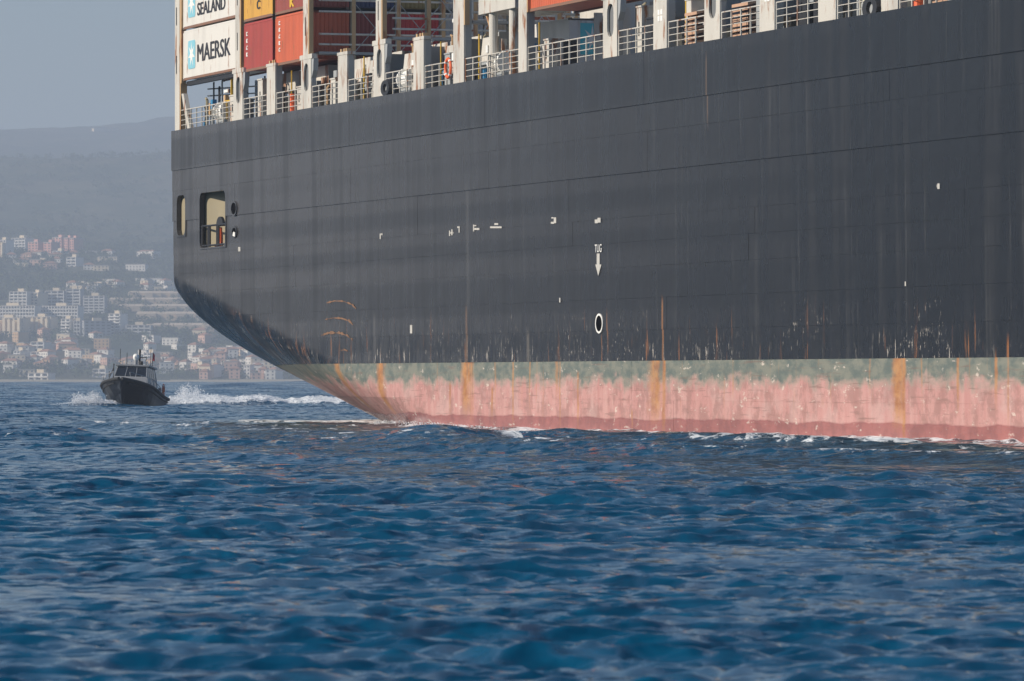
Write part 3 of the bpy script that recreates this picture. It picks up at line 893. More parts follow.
# hatch coamings and covers per bay, and the lashing bridges that cross the ship
BAYS = [(15.4, 27.2), (29.4, 41.0), (43.3, 54.6), (80.0, 91.2), (93.6, 105.0), (107.4, 118.8), (121.0, 132.4), (135.0, 146.4), (149.0, 160.4)]
for i, (a, b) in enumerate(BAYS):
    o = MB().box(a, b, 2.3, 39.7, DECK - .05, 18.1).build('hatch_coaming', GREYW, ship)
    for q in range(2):
        c0, c1 = a + q * (b - a) / 2 + .25, a + (q + 1) * (b - a) / 2 - .25
        MB().box(c0, c1, 1.6, 39.0, 18.25, 19.25).build('hatch_cover', WHITE, o)
    n = 8
    for k in range(n):
        s = a + (b - a) * (k + .5) / n
        MB().prism_y([(s - .05, DECK - .02), (s + .05, DECK - .02), (s + .05, 18.0), (s - .05, 18.0)], 1.75, 2.299).build('coaming_stay', WHITE, o)

# lit side panels standing between the posts just inboard of the rail
for i, (x0, x1, z0, z1) in enumerate(((356, 374.5, 17.65, 18.85), (393, 414, 17.65, 18.85), (434, 452.5, 17.6, 18.85), (470.5, 483, 17.7, 18.9), (641, 653.5, 17.9, 19.0), (693, 705, 17.75, 18.95), (749, 762, 17.8, 19.0), (799, 818, 17.9, 19.0), (281, 299, 17.8, 18.6), (318, 337, 17.7, 18.7))):
    a, b = s_of_x(x0), s_of_x(x1)
    yy = .5 if i < 8 else 1.3
    o = MB().add([(a, yy, z0), (b, yy, z0), (b, yy + .12, z1), (a, yy + .12, z1), (a, yy + .3, z0), (b, yy + .3, z0), (b, yy + .3, z1), (a, yy + .3, z1)],
                 [(0, 1, 2, 3), (7, 6, 5, 4), (0, 4, 5, 1), (1, 5, 6, 2), (2, 6, 7, 3), (3, 7, 4, 0)]).build('coaming_panel', WHITE, ship)
    MB().box(a, b, yy - .05, yy + .25, z0 - .12, z0 - .004).build('panel_flange', GREYW, o)
    MB().box(a + (b - a) * .45, a + (b - a) * .45 + .32, yy - .02, yy + .03, (z0 + z1) / 2 - .16, (z0 + z1) / 2 + .2).build('stencil_mark', PUREWHITE, o)
    MB().box(b - .35, b - .02, yy + .31, 1.6, z0 - .3, z1 + .2).build('panel_bracket', GREYW, o)

def lashing_bridge(s):
    o = empty_part = MB().box(s - .45, s + .45, .6, 38.0, 19.72, 19.86).build('lashing_bridge', GREYW, ship)
    w = MB()
    for zz in (20.25, 20.8, 22.0, 22.6): w.tube((s + .40, .6, zz), (s + .40, 20, zz), .06, 5)
    w.build('walkway_rail', WHITE, o)
    for k in range(7):
        y = 2.52 + 2.5 * k
        MB().box(s + .15, s + .42, y - .13, y + .13, 18.0, 26.5).build('bridge_column', WHITE if k % 2 else CREAM, o)
        MB().box(s + .425, s + .45, y - .1, y + .1, 19.9, 26.5).build('column_edge', RUSTY, o)
for s in (SLOT_S[1], SLOT_S[2], s_of_x(458.5), SLOT_S[3]): lashing_bridge(s)

# white balcony box on round pillars
sb0, sb1 = s_of_x(477.5), s_of_x(514)
o = MB().box(sb0, sb1, 0.05, 3.4, 19.95, 20.75).build('balcony', WHITE, ship)
MB().box(sb0 - .12, sb1 + .12, -.06, 3.5, 20.752, 20.95).build('balcony_lip', WHITE, o)
for x in (486.5, 506.5):
    MB().tube((s_of_x(x), .35, DECK - .05), (s_of_x(x), .35, 19.95), .22, 12).build('pillar', WHITE, o)
MB().path([(sb0 + .5, .3, 19.95), (sb0 + 1.1, .3, 19.3), (sb0 + 1.3, .3, DECK)], .07).build('drain_pipe', RUSTY, o)
# deck house wall behind the balcony and the open bay
MB().box(57.6, 63.0, 5.6, 36, DECK - .04, 24.0).build('deck_house', paint('house_white', (.55, .53, .48), .6, rust=.3), ship)
MB().box(66.5, 78.0, 9.0, 36, DECK - .04, 19.4).build('hatch_coaming', GREYW, ship)
for k in range(6):
    s = 67.5 + 2 * k
    MB().box(s, s + .12, 3.0, 3.4, DECK, 19.58).build('under_frame', CREAM if k % 2 else WHITE, ship)

# deck equipment seen between the posts
def winch(s):
    o = MB().box(s - .9, s + .9, .35, 1.2, DECK - .04, DECK + .28).build('winch', GREYW, ship)
    m = MB(); m.tube((s - .7, .75, DECK + .75), (s + .7, .75, DECK + .75), .46, 12); m.tube((s - .85, .75, DECK + .75), (s - .7, .75, DECK + .75), .62, 12)
    m.tube((s + .7, .75, DECK + .75), (s + .85, .75, DECK + .75), .62, 12); m.build('drum', PUREWHITE, o)
winch(s_of_x(489)); winch(s_of_x(398)); winch(s_of_x(214))
def locker(s, w, h, mat, y=.45, d=.7):
    o = MB().box(s, s + w, y, y + d, DECK - .04, DECK + h).build('locker', mat, ship)
    MB().box(s - .04, s + w + .04, y - .04, y + d + .04, DECK + h + .003, DECK + h + .08).build('lid', mat, o)
    MB().box(s + w * .45, s + w * .55, y - .03, y - .003, DECK + h * .4, DECK + h * .7).build('latch', DARK, o)
for x, w, h, mt in ((222, 1.3, 1.5, WHITE), (229, 1.1, 1.2, GREYW), (250, 1.0, 2.1, WHITE), (258, 1.4, .9, DARK), (289, .9, 1.3, WHITE), (296, .7, 1.4, WHITE),
                    (322, 1.0, 1.4, WHITE), (331, 1.0, 1.2, WHITE), (358, .8, 1.3, DARK), (364, 1.1, 1.5, WHITE), (402, .8, 1.3, WHITE), (408, .8, 1.3, WHITE),
                    (436, .9, 1.6, GREYW), (535, .7, 1.4, WHITE), (548, .9, 1.2, DARK),
                    (627, .7, 2.1, WHITE), (637, 1.4, 1.5, DARK), (676, .7, 2.0, WHITE), (746, 1.3, 1.6, GREYW), (786, 1.2, 1.5, DARK), (803, 1.0, 1.3, DARK), (846, 1.0, 1.5, GREYW)):
    locker(s_of_x(x), w, h, mt)
def louvre_stack(x0, x1):
    a, b = s_of_x(x0), s_of_x(x1)
    o = MB().box(a, b, .72, .8, DECK - .03, DECK + 1.55).build('stow_rack', GREYW, ship)
    for k in range(7):
        z = DECK + .05 + .21 * k
        MB().add([(a, .30, z), (b, .30, z + .03 * (k % 2)), (b, .70, z + .1), (a, .70, z + .1), (a, .30, z + .13), (b, .30, z + .13), (b, .70, z + .19), (a, .70, z + .17)],
                 [(0, 3, 2, 1), (4, 5, 6, 7), (0, 1, 5, 4), (1, 2, 6, 5), (2, 3, 7, 6), (3, 0, 4, 7)]).build('plank', TAN, o)
louvre_stack(678, 690); louvre_stack(725, 741); louvre_stack(925, 942)
def fairlead(x, ypx, w, h):
    s, z = s_of_x(x), z_of(x, ypx)
    n = 16
    ell = lambda a, b: [(s + a * math.cos(2 * math.pi * k / n), z + b * math.sin(2 * math.pi * k / n)) for k in range(n)]
    o = MB().ring_y(ell(w / 2, h / 2), ell(w * .22, h * .28), -.16, .12).build('fairlead', DARK, ship)
    MB().prism_y(ell(w * .23, h * .29), -.02, .1).build('roller', GREYW, o)
fairlead(387.6, 88, 1.5, .8)
fairlead(873, 8, 1.6, .9)
m = MB(); m.tube((s_of_x(861), .5, DECK), (s_of_x(861), .5, DECK + 1.2), .4, 14); m.build('drum', paint('cream_drum', (.6, .56, .40), .5), ship)
yf = MB()
for z in (DECK + 1.25, DECK + 1.33): yf.box(s_of_x(216), s_of_x(228), .5, .62, z - .06, z + .01)
for x in (217.5, 222, 227): yf.box(s_of_x(x), s_of_x(x) + .12, .5, .62, DECK, 19.3 if x > 217.5 else DECK + 1.3)
yf.build('yellow_frame', YELLOW, ship)
for x in (283.5, 355.5, 432, 470, 530, 676): # yellow ladders beside the posts
    s = s_of_x(x)
    MB().box(s, s + .07, .42, .48, DECK, 19.1).build('ladder_stile', YELLOW, ship)
for x, mt in ((287.0, ORANGE), (911, ORANGE), (479.0, BLUEP)):
    s = s_of_x(x); MB().tube((s, .3, DECK), (s, .3, DECK + (.55 if mt is BLUEP else 1.0)), .2, 10).build('extinguisher', mt, ship)
# stern mooring deck seen under the first stack: masts and rails against the sky
for s_, y_ in ((4.4, 3.6), (6.4, 7.5), (8.6, 5.2), (10.8, 6.5), (11.6, 4.0)):
    MB().box(s_, s_ + .22, y_, y_ + .22, DECK, 19.58).build('deck_pillar', DARK if y_ > 5 else GREYW, ship)
m = MB()
for zz in (17.6, 18.2, 18.8, 19.2): m.tube((1.4, 1.6, zz), (13.2, 7.0, zz), .045, 5)
m.build('stern_railing', GREYW, ship)

# small deck clutter behind the rails: pipes, junction boxes, hoses, lamps
cr = random.Random(8)
for k in range(150):
    s = cr.uniform(1.6, 120)
    if any(abs(s - p) < w + .25 for p, w in ALLP) or 69 < s < 79: continue
    y = cr.uniform(.5, 1.35); h = cr.choice((.5, .8, 1.1, 1.6, 2.2, 2.5))
    mt = cr.choice((WHITE, GREYW, GREYW, DARK, DARK, RUSTY, CREAM, YELLOW, BLUEP) if h < 1.2 else (WHITE, GREYW, DARK, GREYW, CREAM, DARK, RUSTY))
    if k % 3 == 0:
        w = cr.uniform(.25, .6); z = DECK + cr.uniform(.2, 1.7)
        o = MB().box(s, s + w, y, y + .25, z, z + cr.uniform(.3, .7)).build('junction_box', mt, ship)
        MB().box(s + w * .4, s + w * .5, y + .08, y + .16, DECK - .03, z - .003).build('box_stand', GREYW, o)
    else:
        MB().path([(s, y, DECK - .03), (s, y, DECK + h), (s + cr.uniform(-.5, .5), y + .05, DECK + h + .12)], cr.uniform(.035, .09), 6).build('pipe', mt, ship)
for k in range(9):
    s = 2.2 + 1.2 * k
    MB().box(s, s + .08, 1.2 + .18 * k, 1.28 + .18 * k, DECK, 19.5 if k % 3 else 18.0).build('stern_stanchion', DARK if k % 2 else GREYW, ship)
MB().box(1.5, 13.3, .3, .55, 19.35, 19.6).build('stack_beam', DARK, ship)
for s in SLOT_S[1:3]:
    for k in range(5):
        y0 = 2.6 + 2.5 * k
        for a_, b_ in ((y0, y0 + 2.2), (y0 + 2.2, y0)):
            MB().tube((s + .46, a_, 19.9), (s + .46 + .03 * (a_ > b_), b_, 22.4), .022, 5).build('lashing_rod', GREYW, ship)
for i, (x, ypx) in enumerate(((211, 91), (298, 83), (653, 15), (438, 20))):
    s = s_of_x(x); z = z_of(x, ypx)
    o = MB().box(s - .5, s + .5, .9, 1.15, z - .1, z + .12).build('flood_lamp', GREYW, ship)
    MB().box(s - .42, s + .42, .86, .897, z - .07, z + .08).build('lamp_glass', PUREWHITE, o)

# ------------------------------------------------------------------ containers
def cmat(name, col, flat=False): return paint('container_' + name, col, 0.5, rust=0.22, dirt=0.35, scale=0.9)
CM = dict(white=paint('container_reefer_white', (.70, .68, .62), .5, rust=.30, dirt=.22), red=cmat('red', (.40, .058, .045)), orange=cmat('orange', (.60, .125, .05)),
          yellow=cmat('yellow', (.68, .38, .06)), brick=cmat('brick', (.32, .07, .05)), maroon=cmat('maroon', (.24, .035, .03)),
          crimson=cmat('crimson', (.50, .03, .03)), navy=cmat('navy', (.02, .04, .12)), olive=cmat('olive', (.26, .20, .06)), grey=cmat('grey', (.42, .43, .43)), tan=cmat('tan', (.45, .36, .25)),
          pale=cmat('pale', (.66, .65, .62)), green=cmat('green', (.12, .30, .22)), rust=cmat('rustred', (.45, .13, .06)))
CASTING = paint('casting_steel', (.16, .12, .09), .7, rust=.7)
RAILM = paint('container_rail', (.22, .12, .08), .7, rust=.5)
SKYBLUE = paint('logo_light_blue', (.24, .56, .66), .5, dirt=.1)
LETTER = paint('lettering_black', (.02, .02, .025), .6, dirt=.2)
TEAL = paint('logo_teal', (.08, .55, .62), .5, dirt=.05)
_cache = {}
def cpart(key, fn):
    if key not in _cache: _cache[key] = fn()
    return _cache[key]
def corr(L, H, flat):
    """corrugated wall from x=.16 to L-.16, hollows 36 mm deep"""
    vs, fs = [], []
    x = .16; pat = [(0, .0), (.07, .0), (.10, .036), (.17, .036), (.20, 0.0)]
    xs = []
    if flat:
        k = 9
        for i in range(k + 1): xs.append((.16 + (L - .32) * i / k, 0.008))
    else:
        n = int((L - .32) / .278)
        step = (L - .32) / n
        for i in range(n):
            for a, d in ((0, .0), (.26, 0.0), (.38, .036), (.76, .036), (.88, .0)): xs.append((.16 + step * (i + a), d + .01))
        xs.append((L - .16, .01))
    for x, d in xs: vs += [(x, d, .16), (x, d, H - .12)]
    for i in range(len(xs) - 1): fs.append((2 * i, 2 * i + 2, 2 * i + 3, 2 * i + 1))
    return vs, fs
def container(s, y, z, L, mat, label, flat=False, H=None, W=2.44, group=None, deco=None):
    if H is None: H = 2.88 if mat == 'white' else 2.70
    root = empty('container', ship_to_world(s, y, z), SHIP_RZ)
    tag(root, label, 'container', group)
    M = CM[mat]
    def P(name, key, fn, smooth=False):
        return link(name, cpart((key, L, mat, H), lambda: fn().mesh(name, M)), root)
    def side(out):
        m = MB(); vs, fs = corr(L, H, flat)
        if out: m.add(vs, fs)
        else: m.add([(x, W - yy, zz) for x, yy, zz in vs], [f[::-1] for f in fs])
        return m
    P('side_panel', 'so', lambda: side(True)); P('side_panel', 'si', lambda: side(False))
    def end(fwd):
        m = MB(); n = 9 if not flat else 6; xs = []
        for i in range(n):
            st = (W - .3) / n
            for a, d in ((0, 0), (.5, 0), (.6, .035), (.9, .035)): xs.append((.15 + st * (i + a), d))
        xs.append((W - .15, 0)); vs, fs = [], []
        for yy, d in xs:
            x = L - .012 - d if fwd else .012 + d
            vs += [(x, yy, .16), (x, yy, H - .12)]
        for i in range(len(xs) - 1):
            f = (2 * i, 2 * i + 2, 2 * i + 3, 2 * i + 1); fs.append(f if fwd else f[::-1])
        return m.add(vs, fs)
    P('end_panel', 'ef', lambda: end(True)); P('end_panel', 'ea', lambda: end(False))
    P('roof_panel', 'rf', lambda: MB().box(.1, L - .1, .1, W - .1, H - .05, H - .02))
    P('floor', 'fl', lambda: MB().box(.1, L - .1, .05, W - .05, .1, .15))
    for ix, x in enumerate((0, L - .16)):
        for iy, yy in enumerate((0, W - .15)):
            P('corner_post', 'cp%d%d' % (ix, iy), lambda: MB().box(x, x + .16, yy, yy + .15, .12, H - .12))
            for iz, zz in enumerate((0, H - .118)):
                link('corner_casting', cpart(('cc', ix, iy, iz, L, H), lambda: MB().box(x - .004 if ix == 0 else x - .01, x + .17 if ix == 0 else x + .164, yy - .005, yy + .155, zz, zz + .118).mesh('corner_casting', CASTING)), root)
    for iy, yy in enumerate((0.004, W - .124)):
        link('bottom_rail', cpart(('br', iy, L, mat), lambda: MB().box(.17, L - .17, yy, yy + .12, .02, .159).mesh('bottom_rail', RAILM)), root)
        P('top_rail', 'tr%d' % iy, lambda: MB().box(.17, L - .17, yy, yy + .12, H - .119, H - .01))
    if deco: deco(root, L, H)
    return root

def star_logo(root, x0, z0, w, mat, y=-.002):
    o = MB().prism_y(rrect(x0, x0 + w, z0, z0 + w, w * .12), y - .012, y + .006).build('logo_square', mat, root)
    n = 7; poly = []
    cx, cz = x0 + w / 2, z0 + w / 2
    for k in range(2 * n):
        r = w * (.47 if k % 2 == 0 else .17)
        t = math.pi / 2 + math.pi * k / n
        poly.append((cx + r * math.cos(t), cz + r * math.sin(t)))
    m = MB(); vs = [(cx, y - .018, cz)] + [(a, y - .018, b) for a, b in poly]
    m.add(vs, [(0, k + 1, (k + 1) % (2 * n) + 1) for k in range(2 * n)])
    m.build('logo_star', PUREWHITE, o)
def letters(root, txt, x0, z0, w, h, mat, y=.004):
    me = text_mesh(txt, w, h, .008, 'lettering'); me.materials.append(mat)
    # thicken thin strokes a little by a shifted second copy
    link('lettering', me, root, (x0, y, z0))
    link('lettering', me, root, (x0 + .08, y - .0015, z0 + .02))
    link('lettering', me, root, (x0 + .15, y - .003, z0))
def deco_one(root, L, H):
    star_logo(root, 1.15, .62, 1.62, SKYBLUE)
    letters(root, 'MAERSK', 3.2, .92, 7.3, 1.0, LETTER)
def deco_two(root, L, H):
    star_logo(root, 1.15, .62, 1.62, SKYBLUE)
    letters(root, 'MAERSK', 3.2, 1.62, 7.0, .72, LETTER)
    letters(root, 'SEALAND', 3.2, .62, 6.2, .72, LETTER)
def stack_marks(col, xs, top, n, dz):
    def f(root, L, H):
        for k in range(n):
            m = MB(); z = top - k * dz
            m.box(xs, xs + .30, -.012, .004, z, z + dz * .16); m.box(xs, xs + .10 + .1 * (k % 2), -.012, .004, z + dz * .16, z + dz * .42)
            m.box(xs + .05 * (k % 3), xs + .3, -.012, .004, z + dz * .42, z + dz * .58)
            m.build('stencil_mark', col, root)
    return f
def deco_yellow(root, L, H):
    letters(root, 'S', 2.7, 1.15, .55, .5, LETTER); letters(root, 'C', 2.7, .55, .55, .5, LETTER)
def deco_brick(root, L, H):
    letters(root, 'K', 2.9, .25, .8, .5, YELLOW)

Z1, Z2 = 19.42, 22.20
container(1.45, .12, 19.63, 11.95, 'white', 'white refrigerated container with star square and single dark word, on the stern pillars', True, deco=deco_one)
container(1.45, .12, 22.58, 11.95, 'white', 'white refrigerated container with two dark words, stacked on another white one', True, deco=deco_two)
container(15.0, .12, Z1, 6.0, 'red', 'red twenty foot container under the yellow one', deco=stack_marks(PUREWHITE, .5, 2.0, 4, .38))
container(21.6, .12, Z1, 6.0, 'orange', 'bright orange twenty foot container beside the red one', deco=stack_marks(PUREWHITE, .7, 2.2, 5, .36))
container(15.0, .12, Z2, 6.0, 'yellow', 'yellow container with black letters on top of the red one', deco=deco_yellow)
container(21.6, .12, Z2, 6.0, 'brick', 'brick red container with yellow letter on top of the orange one', deco=deco_brick)
inner = [('maroon', 'navy'), ('crimson', 'olive'), ('grey', 'grey'), ('tan', 'rust'), ('rust', 'tan'), ('grey', None), ('tan', None)]
desc = {'maroon': 'dark maroon container end inboard of the orange one, behind the lashing bridge', 'crimson': 'crimson container end behind the lashing bridge columns, under an olive one',
        'navy': 'navy blue container stacked on the dark maroon one', 'olive': 'olive yellow container stacked on the crimson one'}
for k, (a, b) in enumerate(inner):
    y = .12 + 2.5 * (k + 1)
    for c, z in ((a, Z1), (b, Z2)):
        if c:
            g = None
            lab = desc.get(c)
            if lab is None:
                lab = '%s container end deep inboard behind the lashing bridges, %s tier' % ({'rust': 'rust red'}.get(c, c), 'lower' if z == Z1 else 'upper')
                g = '%s containers deep inboard, %s tier' % ({'rust': 'rust red'}.get(c, c), 'lower' if z == Z1 else 'upper')
            container(21.6, y, z, 6.0, c, lab, group=g)
container(66.4, .12, 19.6, 12.0, 'orange', 'long orange red container overhanging the open deck bay beside the white balcony')
def deco_end(root, L, H):
    o = MB().box(L - .010, L - .002, .55, 1.75, 1.0, 2.5).build('logo_panel', TEAL, root)
    n = 7; m = MB(); cy, cz = 1.15, 1.75
    vs = [(L + .004, cy, cz)]
    for k in range(2 * n):
        r = .55 if k % 2 == 0 else .17
        t = math.pi / 2 + math.pi * k / n
        vs.append((L + .004, cy + r * math.cos(t) * .9, cz + 1.3 * r * math.sin(t)))
    m.add(vs, [(0, k + 1, (k + 1) % (2 * n) + 1) for k in range(2 * n)]); m.build('logo_star', PUREWHITE, o)
container(58.0, 2.95, DECK + .02, 6.0, 'pale', 'pale grey container with teal star panel, standing low on deck under the orange one', True, H=2.75, deco=deco_end)

# lifebuoy hung on the rail
def lifebuoy(loc, rz, label, r=.38):
    root = empty('lifebuoy', loc, rz); tag(root, label, 'lifebuoy')
    m = MB(); n, k = 20, 8; vs = []; fs = []
    for i in range(n):
        a = 2 * math.pi * i / n
        for j in range(k):
            b = 2 * math.pi * j / k
            rr = r + .09 * math.cos(b)
            vs.append((rr * math.cos(a), .07 * math.sin(b), rr * math.sin(a)))
    for i in range(n):
        for j in range(k):
            fs.append((i * k + j, ((i + 1) % n) * k + j, ((i + 1) % n) * k + (j + 1) % k, i * k + (j + 1) % k))
    m.add(vs, fs); m.build('ring', ORANGE, root, True)
    for i in range(4):
        a = math.pi / 4 + i * math.pi / 2
        c = Vector((math.cos(a), 0, math.sin(a)))
        t = Vector((-math.sin(a), 0, math.cos(a))) * .05
        MB().tube(c * r - t, c * r + t, .098, 8).build('white_band', PUREWHITE, root)
    return root
sl = s_of_x(450)
lifebuoy(ship_to_world(sl, -.10, DECK + .82), SHIP_RZ, 'orange ring lifebuoy hung on the ship deck railing', .45)

# ------------------------------------------------------------------ pilot boat
BOAT_D = 500.0
ALPHA = R(4)
head = Vector((-math.sin(ALPHA), -math.cos(ALPHA), 0))
bow_at = Vector(((121.5 - CX) / F_PX * BOAT_D, BOAT_D, 0))
boat = empty('pilot_boat', bow_at - head * 6.0, math.atan2(head.y, head.x))
boat.rotation_euler = (R(-2.0), R(-3.0), math.atan2(head.y, head.x))
tag(boat, 'black hulled pilot boat with grey wheelhouse, throwing up white spray', 'boat')
B_HULL = paint('boat_black_hull', (.005, .007, .012), .35, dirt=.1, spec=.3)
B_RUB = paint('boat_rubber_fender', (.015, .016, .018), .75)
B_GREY = paint('boat_grey_paint', (.27, .285, .30), .45, dirt=.15)
B_DECK = paint('boat_deck_paint', (.20, .21, .22), .7)
tg = NT('boat_tinted_glass'); B_GLASS = tg.out((.012, .016, .022), .06, spec=.7)
def loft_hull():
    st = []
    for x in (-7.2, -6, -4, -2, 0, 1.5, 3, 4.2, 5.2, 6.0, 6.6, 7.1, 7.4):
        u = max(0, (x - .5) / 6.9)
        hb = 2.15 * (1 - u ** 3.0) + .12
        gz = 1.05 + .95 * max(0, (x + 7.2) / 14.6) ** 1.7
        cb = max(0.02, 1.85 * (1 - max(0, (x - 0) / 6.4) ** 2.2)) if x < 6.4 else .02
        cz = .10 + 1.05 * max(0, (x + 1) / 8.4) ** 2.4
        kz = -.55 + (0 if x < 4.2 else 2.1 * ((x - 4.2) / 3.2) ** 2.0)
        cz = max(cz, kz + .05)
        st.append([(x, 0, kz), (x, cb, cz), (x, cb + (hb - cb) * .42, cz + (gz - cz) * .5), (x, hb, gz)])
    m = MB(); n = len(st); full = []
    for sct in st:
        full.append([(x, -y, z) for x, y, z in reversed(sct[1:])] + sct)
    k = len(full[0])
    m.v = [p for f in full for p in f]
    for i in range(n - 1):
        for j in range(k - 1):
            m.f.append((i * k + j, i * k + j + 1, (i + 1) * k + j + 1, (i + 1) * k + j)); m.m.append(0)
    m.f.append(tuple(range(k - 1, -1, -1))); m.m.append(0)
    m.f.append(tuple((n - 1) * k + j for j in range(k))); m.m.append(0)
    return m, full
hm, full = loft_hull()
bh = hm.build('hull', B_HULL, boat)
dk = MB(); n = len(full); k = len(full[0])
dk.v = [(p[0], p[1] * .97, p[2] - .06) for f in full for p in (f[0], f[-1])]
for i in range(n - 1): dk.f.append((2 * i, 2 * i + 2, 2 * i + 3, 2 * i + 1)); dk.m.append(0)
dk.build('deck', B_DECK, boat)
for side in (0, -1):
    m = MB(); m.path([f[side] for f in full], .13, 8); m.build('fender', B_RUB, boat)
    m = MB(); m.path([tuple(Vector(f[side]) * .5 + Vector(f[1 if side == 0 else k - 2]) * .5 + Vector((0, (-.04 if side == 0 else .04), 0))) for f in full[:-2]], .06, 6); m.build('rubbing_strake', B_RUB, bh)
# wheelhouse
CABW0, CABW1 = 1.42, 1.25
def cab():
    m = MB()
    z0, z1, z2 = 1.15, 2.35, 3.32
    prof = [(-4.0, z0), (3.0, z0), (2.75, z1), (1.55, z2), (-3.7, z2), (-4.0, z1)]
    vs = []
    for sgn in (-1, 1):
        for x, z in prof:
            w = CABW0 if z < 2.5 else CABW1
            vs.append((x, sgn * w, z))
    n = len(prof)
    fs = [tuple(range(n)), tuple(range(2 * n - 1, n - 1, -1))] + [(j, n + j, n + (j + 1) % n, (j + 1) % n) for j in range(n)]
    return m.add(vs, fs)
cb = cab().build('wheelhouse', B_GREY, boat)
MB().box(-3.9, 1.75, -1.42, 1.42, 3.322, 3.44).build('roof', B_GREY, boat)
def quad(name, pts, mat, parent):
    nrm = (Vector(pts[1]) - Vector(pts[0])).cross(Vector(pts[2]) - Vector(pts[0])).normalized()
    a = [Vector(p) + nrm * .02 for p in pts]; b = [Vector(p) - nrm * .01 for p in pts]
    return MB().add(a + b, [(0, 1, 2, 3), (7, 6, 5, 4), (0, 4, 5, 1), (1, 5, 6, 2), (2, 6, 7, 3), (3, 7, 4, 0)]).build(name, mat, parent)
def lerp(a, b, f): return a + (b - a) * f
for j in range(3):      # windscreen panes
    ya, yb = -1.0 + j * .68, -1.0 + j * .68 + .62
    def fr(y, f): return (lerp(2.75, 1.55, f), y * lerp(CABW0, CABW1, f) / 1.06, lerp(2.35, 3.32, f))
    quad('windscreen_pane', [fr(ya, .10), fr(yb, .10), fr(yb, .9), fr(ya, .9)], B_GLASS, cb)
for sgn in (-1, 1):
    for j in range(4):
        xa = 2.2 - j * 1.35; xb = xa - 1.15
        def sd(x, f): return (x - (0.95 * f if j == 0 and x > 2.1 else 0), sgn * lerp(CABW0, CABW1, f), lerp(2.35, 3.32, f))
        q = [sd(xa, .08), sd(xb, .08), sd(xb, .88), sd(xa, .88)]
        quad('side_window', q if sgn > 0 else q[::-1], B_GLASS, cb)
    # lighter lower panels with dark vents
    for j in range(3):
        x = 1.6 - j * 1.6
        MB().box(x, x + .5, sgn * CABW0 - .02, sgn * CABW0 + .02, 1.5, 2.1).build('vent', B_DECK, cb)
# mast, radar, aerials, flag
m = MB().tube((-.2, .35, 3.44), (-.2, .35, 4.75), .09, 8); m.tube((-.2, -.15, 4.1), (-.2, .85, 4.1), .04, 6); mast = m.build('mast', B_RUB, boat)
MB().lathe([(0.0, .52), (.14, .5), (.25, .4), (.27, .18), (.2, .05), (.15, 0)], 14, (.2, .1, 3.85)).build('radar_dome', PUREWHITE, mast, True)
MB().tube((.2, .1, 3.44), (.2, .1, 3.88), .16, 10).build('dome_foot', B_GREY, mast)
for x, y, h in ((.9, -1.15, 1.3), (-1.6, 1.1, 1.6), (-3.0, -1.1, 1.2), (-2.6, .6, .9)): MB().tube((x, y, 3.4), (x, y, 3.4 + h), .025, 5).build('aerial', B_RUB, boat)

MB().tube((-3.6, 1.0, 3.4), (-3.9, 1.0, 4.7), .03, 6).build('flag_staff', B_RUB, boat)
fl = MB(); vs = []; fs = []
for i in range(7):
    x = -.13 * i
    vs += [(-3.85 + x, 1.0 + .08 * math.sin(i * 1.2), 4.65 - .01 * i), (-3.78 + x, 1.0 + .08 * math.sin(i * 1.2 + .3), 4.15 - .02 * i)]
for i in range(6): fs.append((2 * i, 2 * i + 2, 2 * i + 3, 2 * i + 1))
fl.add(vs, fs); fl.build('flag', paint('flag_red', (.55, .02, .04), .7), boat)
# bow and side rails
for sgn in (0, -1):
    pts = [Vector(f[sgn]) for f in full]
    m = MB(); top = [p + Vector((0, -.12 if p.y > 0 else .12, .62)) for p in pts[3:-2]]
    m.path(top, .028, 6)
    rl = m.build('guard_rail', B_GREY, boat)
    for p, q in zip(pts[3:-2], top): MB().tube(p, q, .024, 5).build('rail_post', B_GREY, rl)
# boarding gear on the port bow quarter and a searchlight
m = MB(); m.tube((3.6, -1.1, 1.6), (3.6, -1.1, 3.3), .05); m.tube((3.6, -1.1, 2.6), (3.0, -1.5, 2.6), .04); m.tube((3.6, -1.1, 3.0), (3.2, -1.5, 2.2), .04); m.tube((3.3, -1.5, 1.6), (3.3, -1.5, 2.7), .04)
m.build('boarding_frame', B_RUB, boat)
MB().lathe([(0, .3), (.14, .28), (.16, 0), (0, -.02)], 10, (1.3, .7, 3.46)).build('searchlight', B_RUB, boat, True)
# cockpit at the stern with orange life float
MB().box(-7.0, -5.55, 1.55, 1.75, 1.0, 1.9).build('cockpit_side', B_GREY, boat)
MB().box(-7.0, -5.55, -1.75, -1.55, 1.0, 1.9).build('cockpit_side', B_GREY, boat)
for ch in boat.children:
    if ch.name.split('.')[0] in ('wheelhouse', 'roof', 'mast', 'aerial', 'flag_staff', 'flag', 'searchlight'): ch.location.x -= 1.5
boat.scale = (1.0, 1.06, 1.12)
boat.location.z -= 0.12
bpy.context.view_layer.update()
lb = boat.matrix_basis @ Vector((-5.4, 2.02, 1.75))
lifebuoy(lb, math.atan2(head.y, head.x), 'orange ring lifebuoy on the side of the pilot boat', .46)

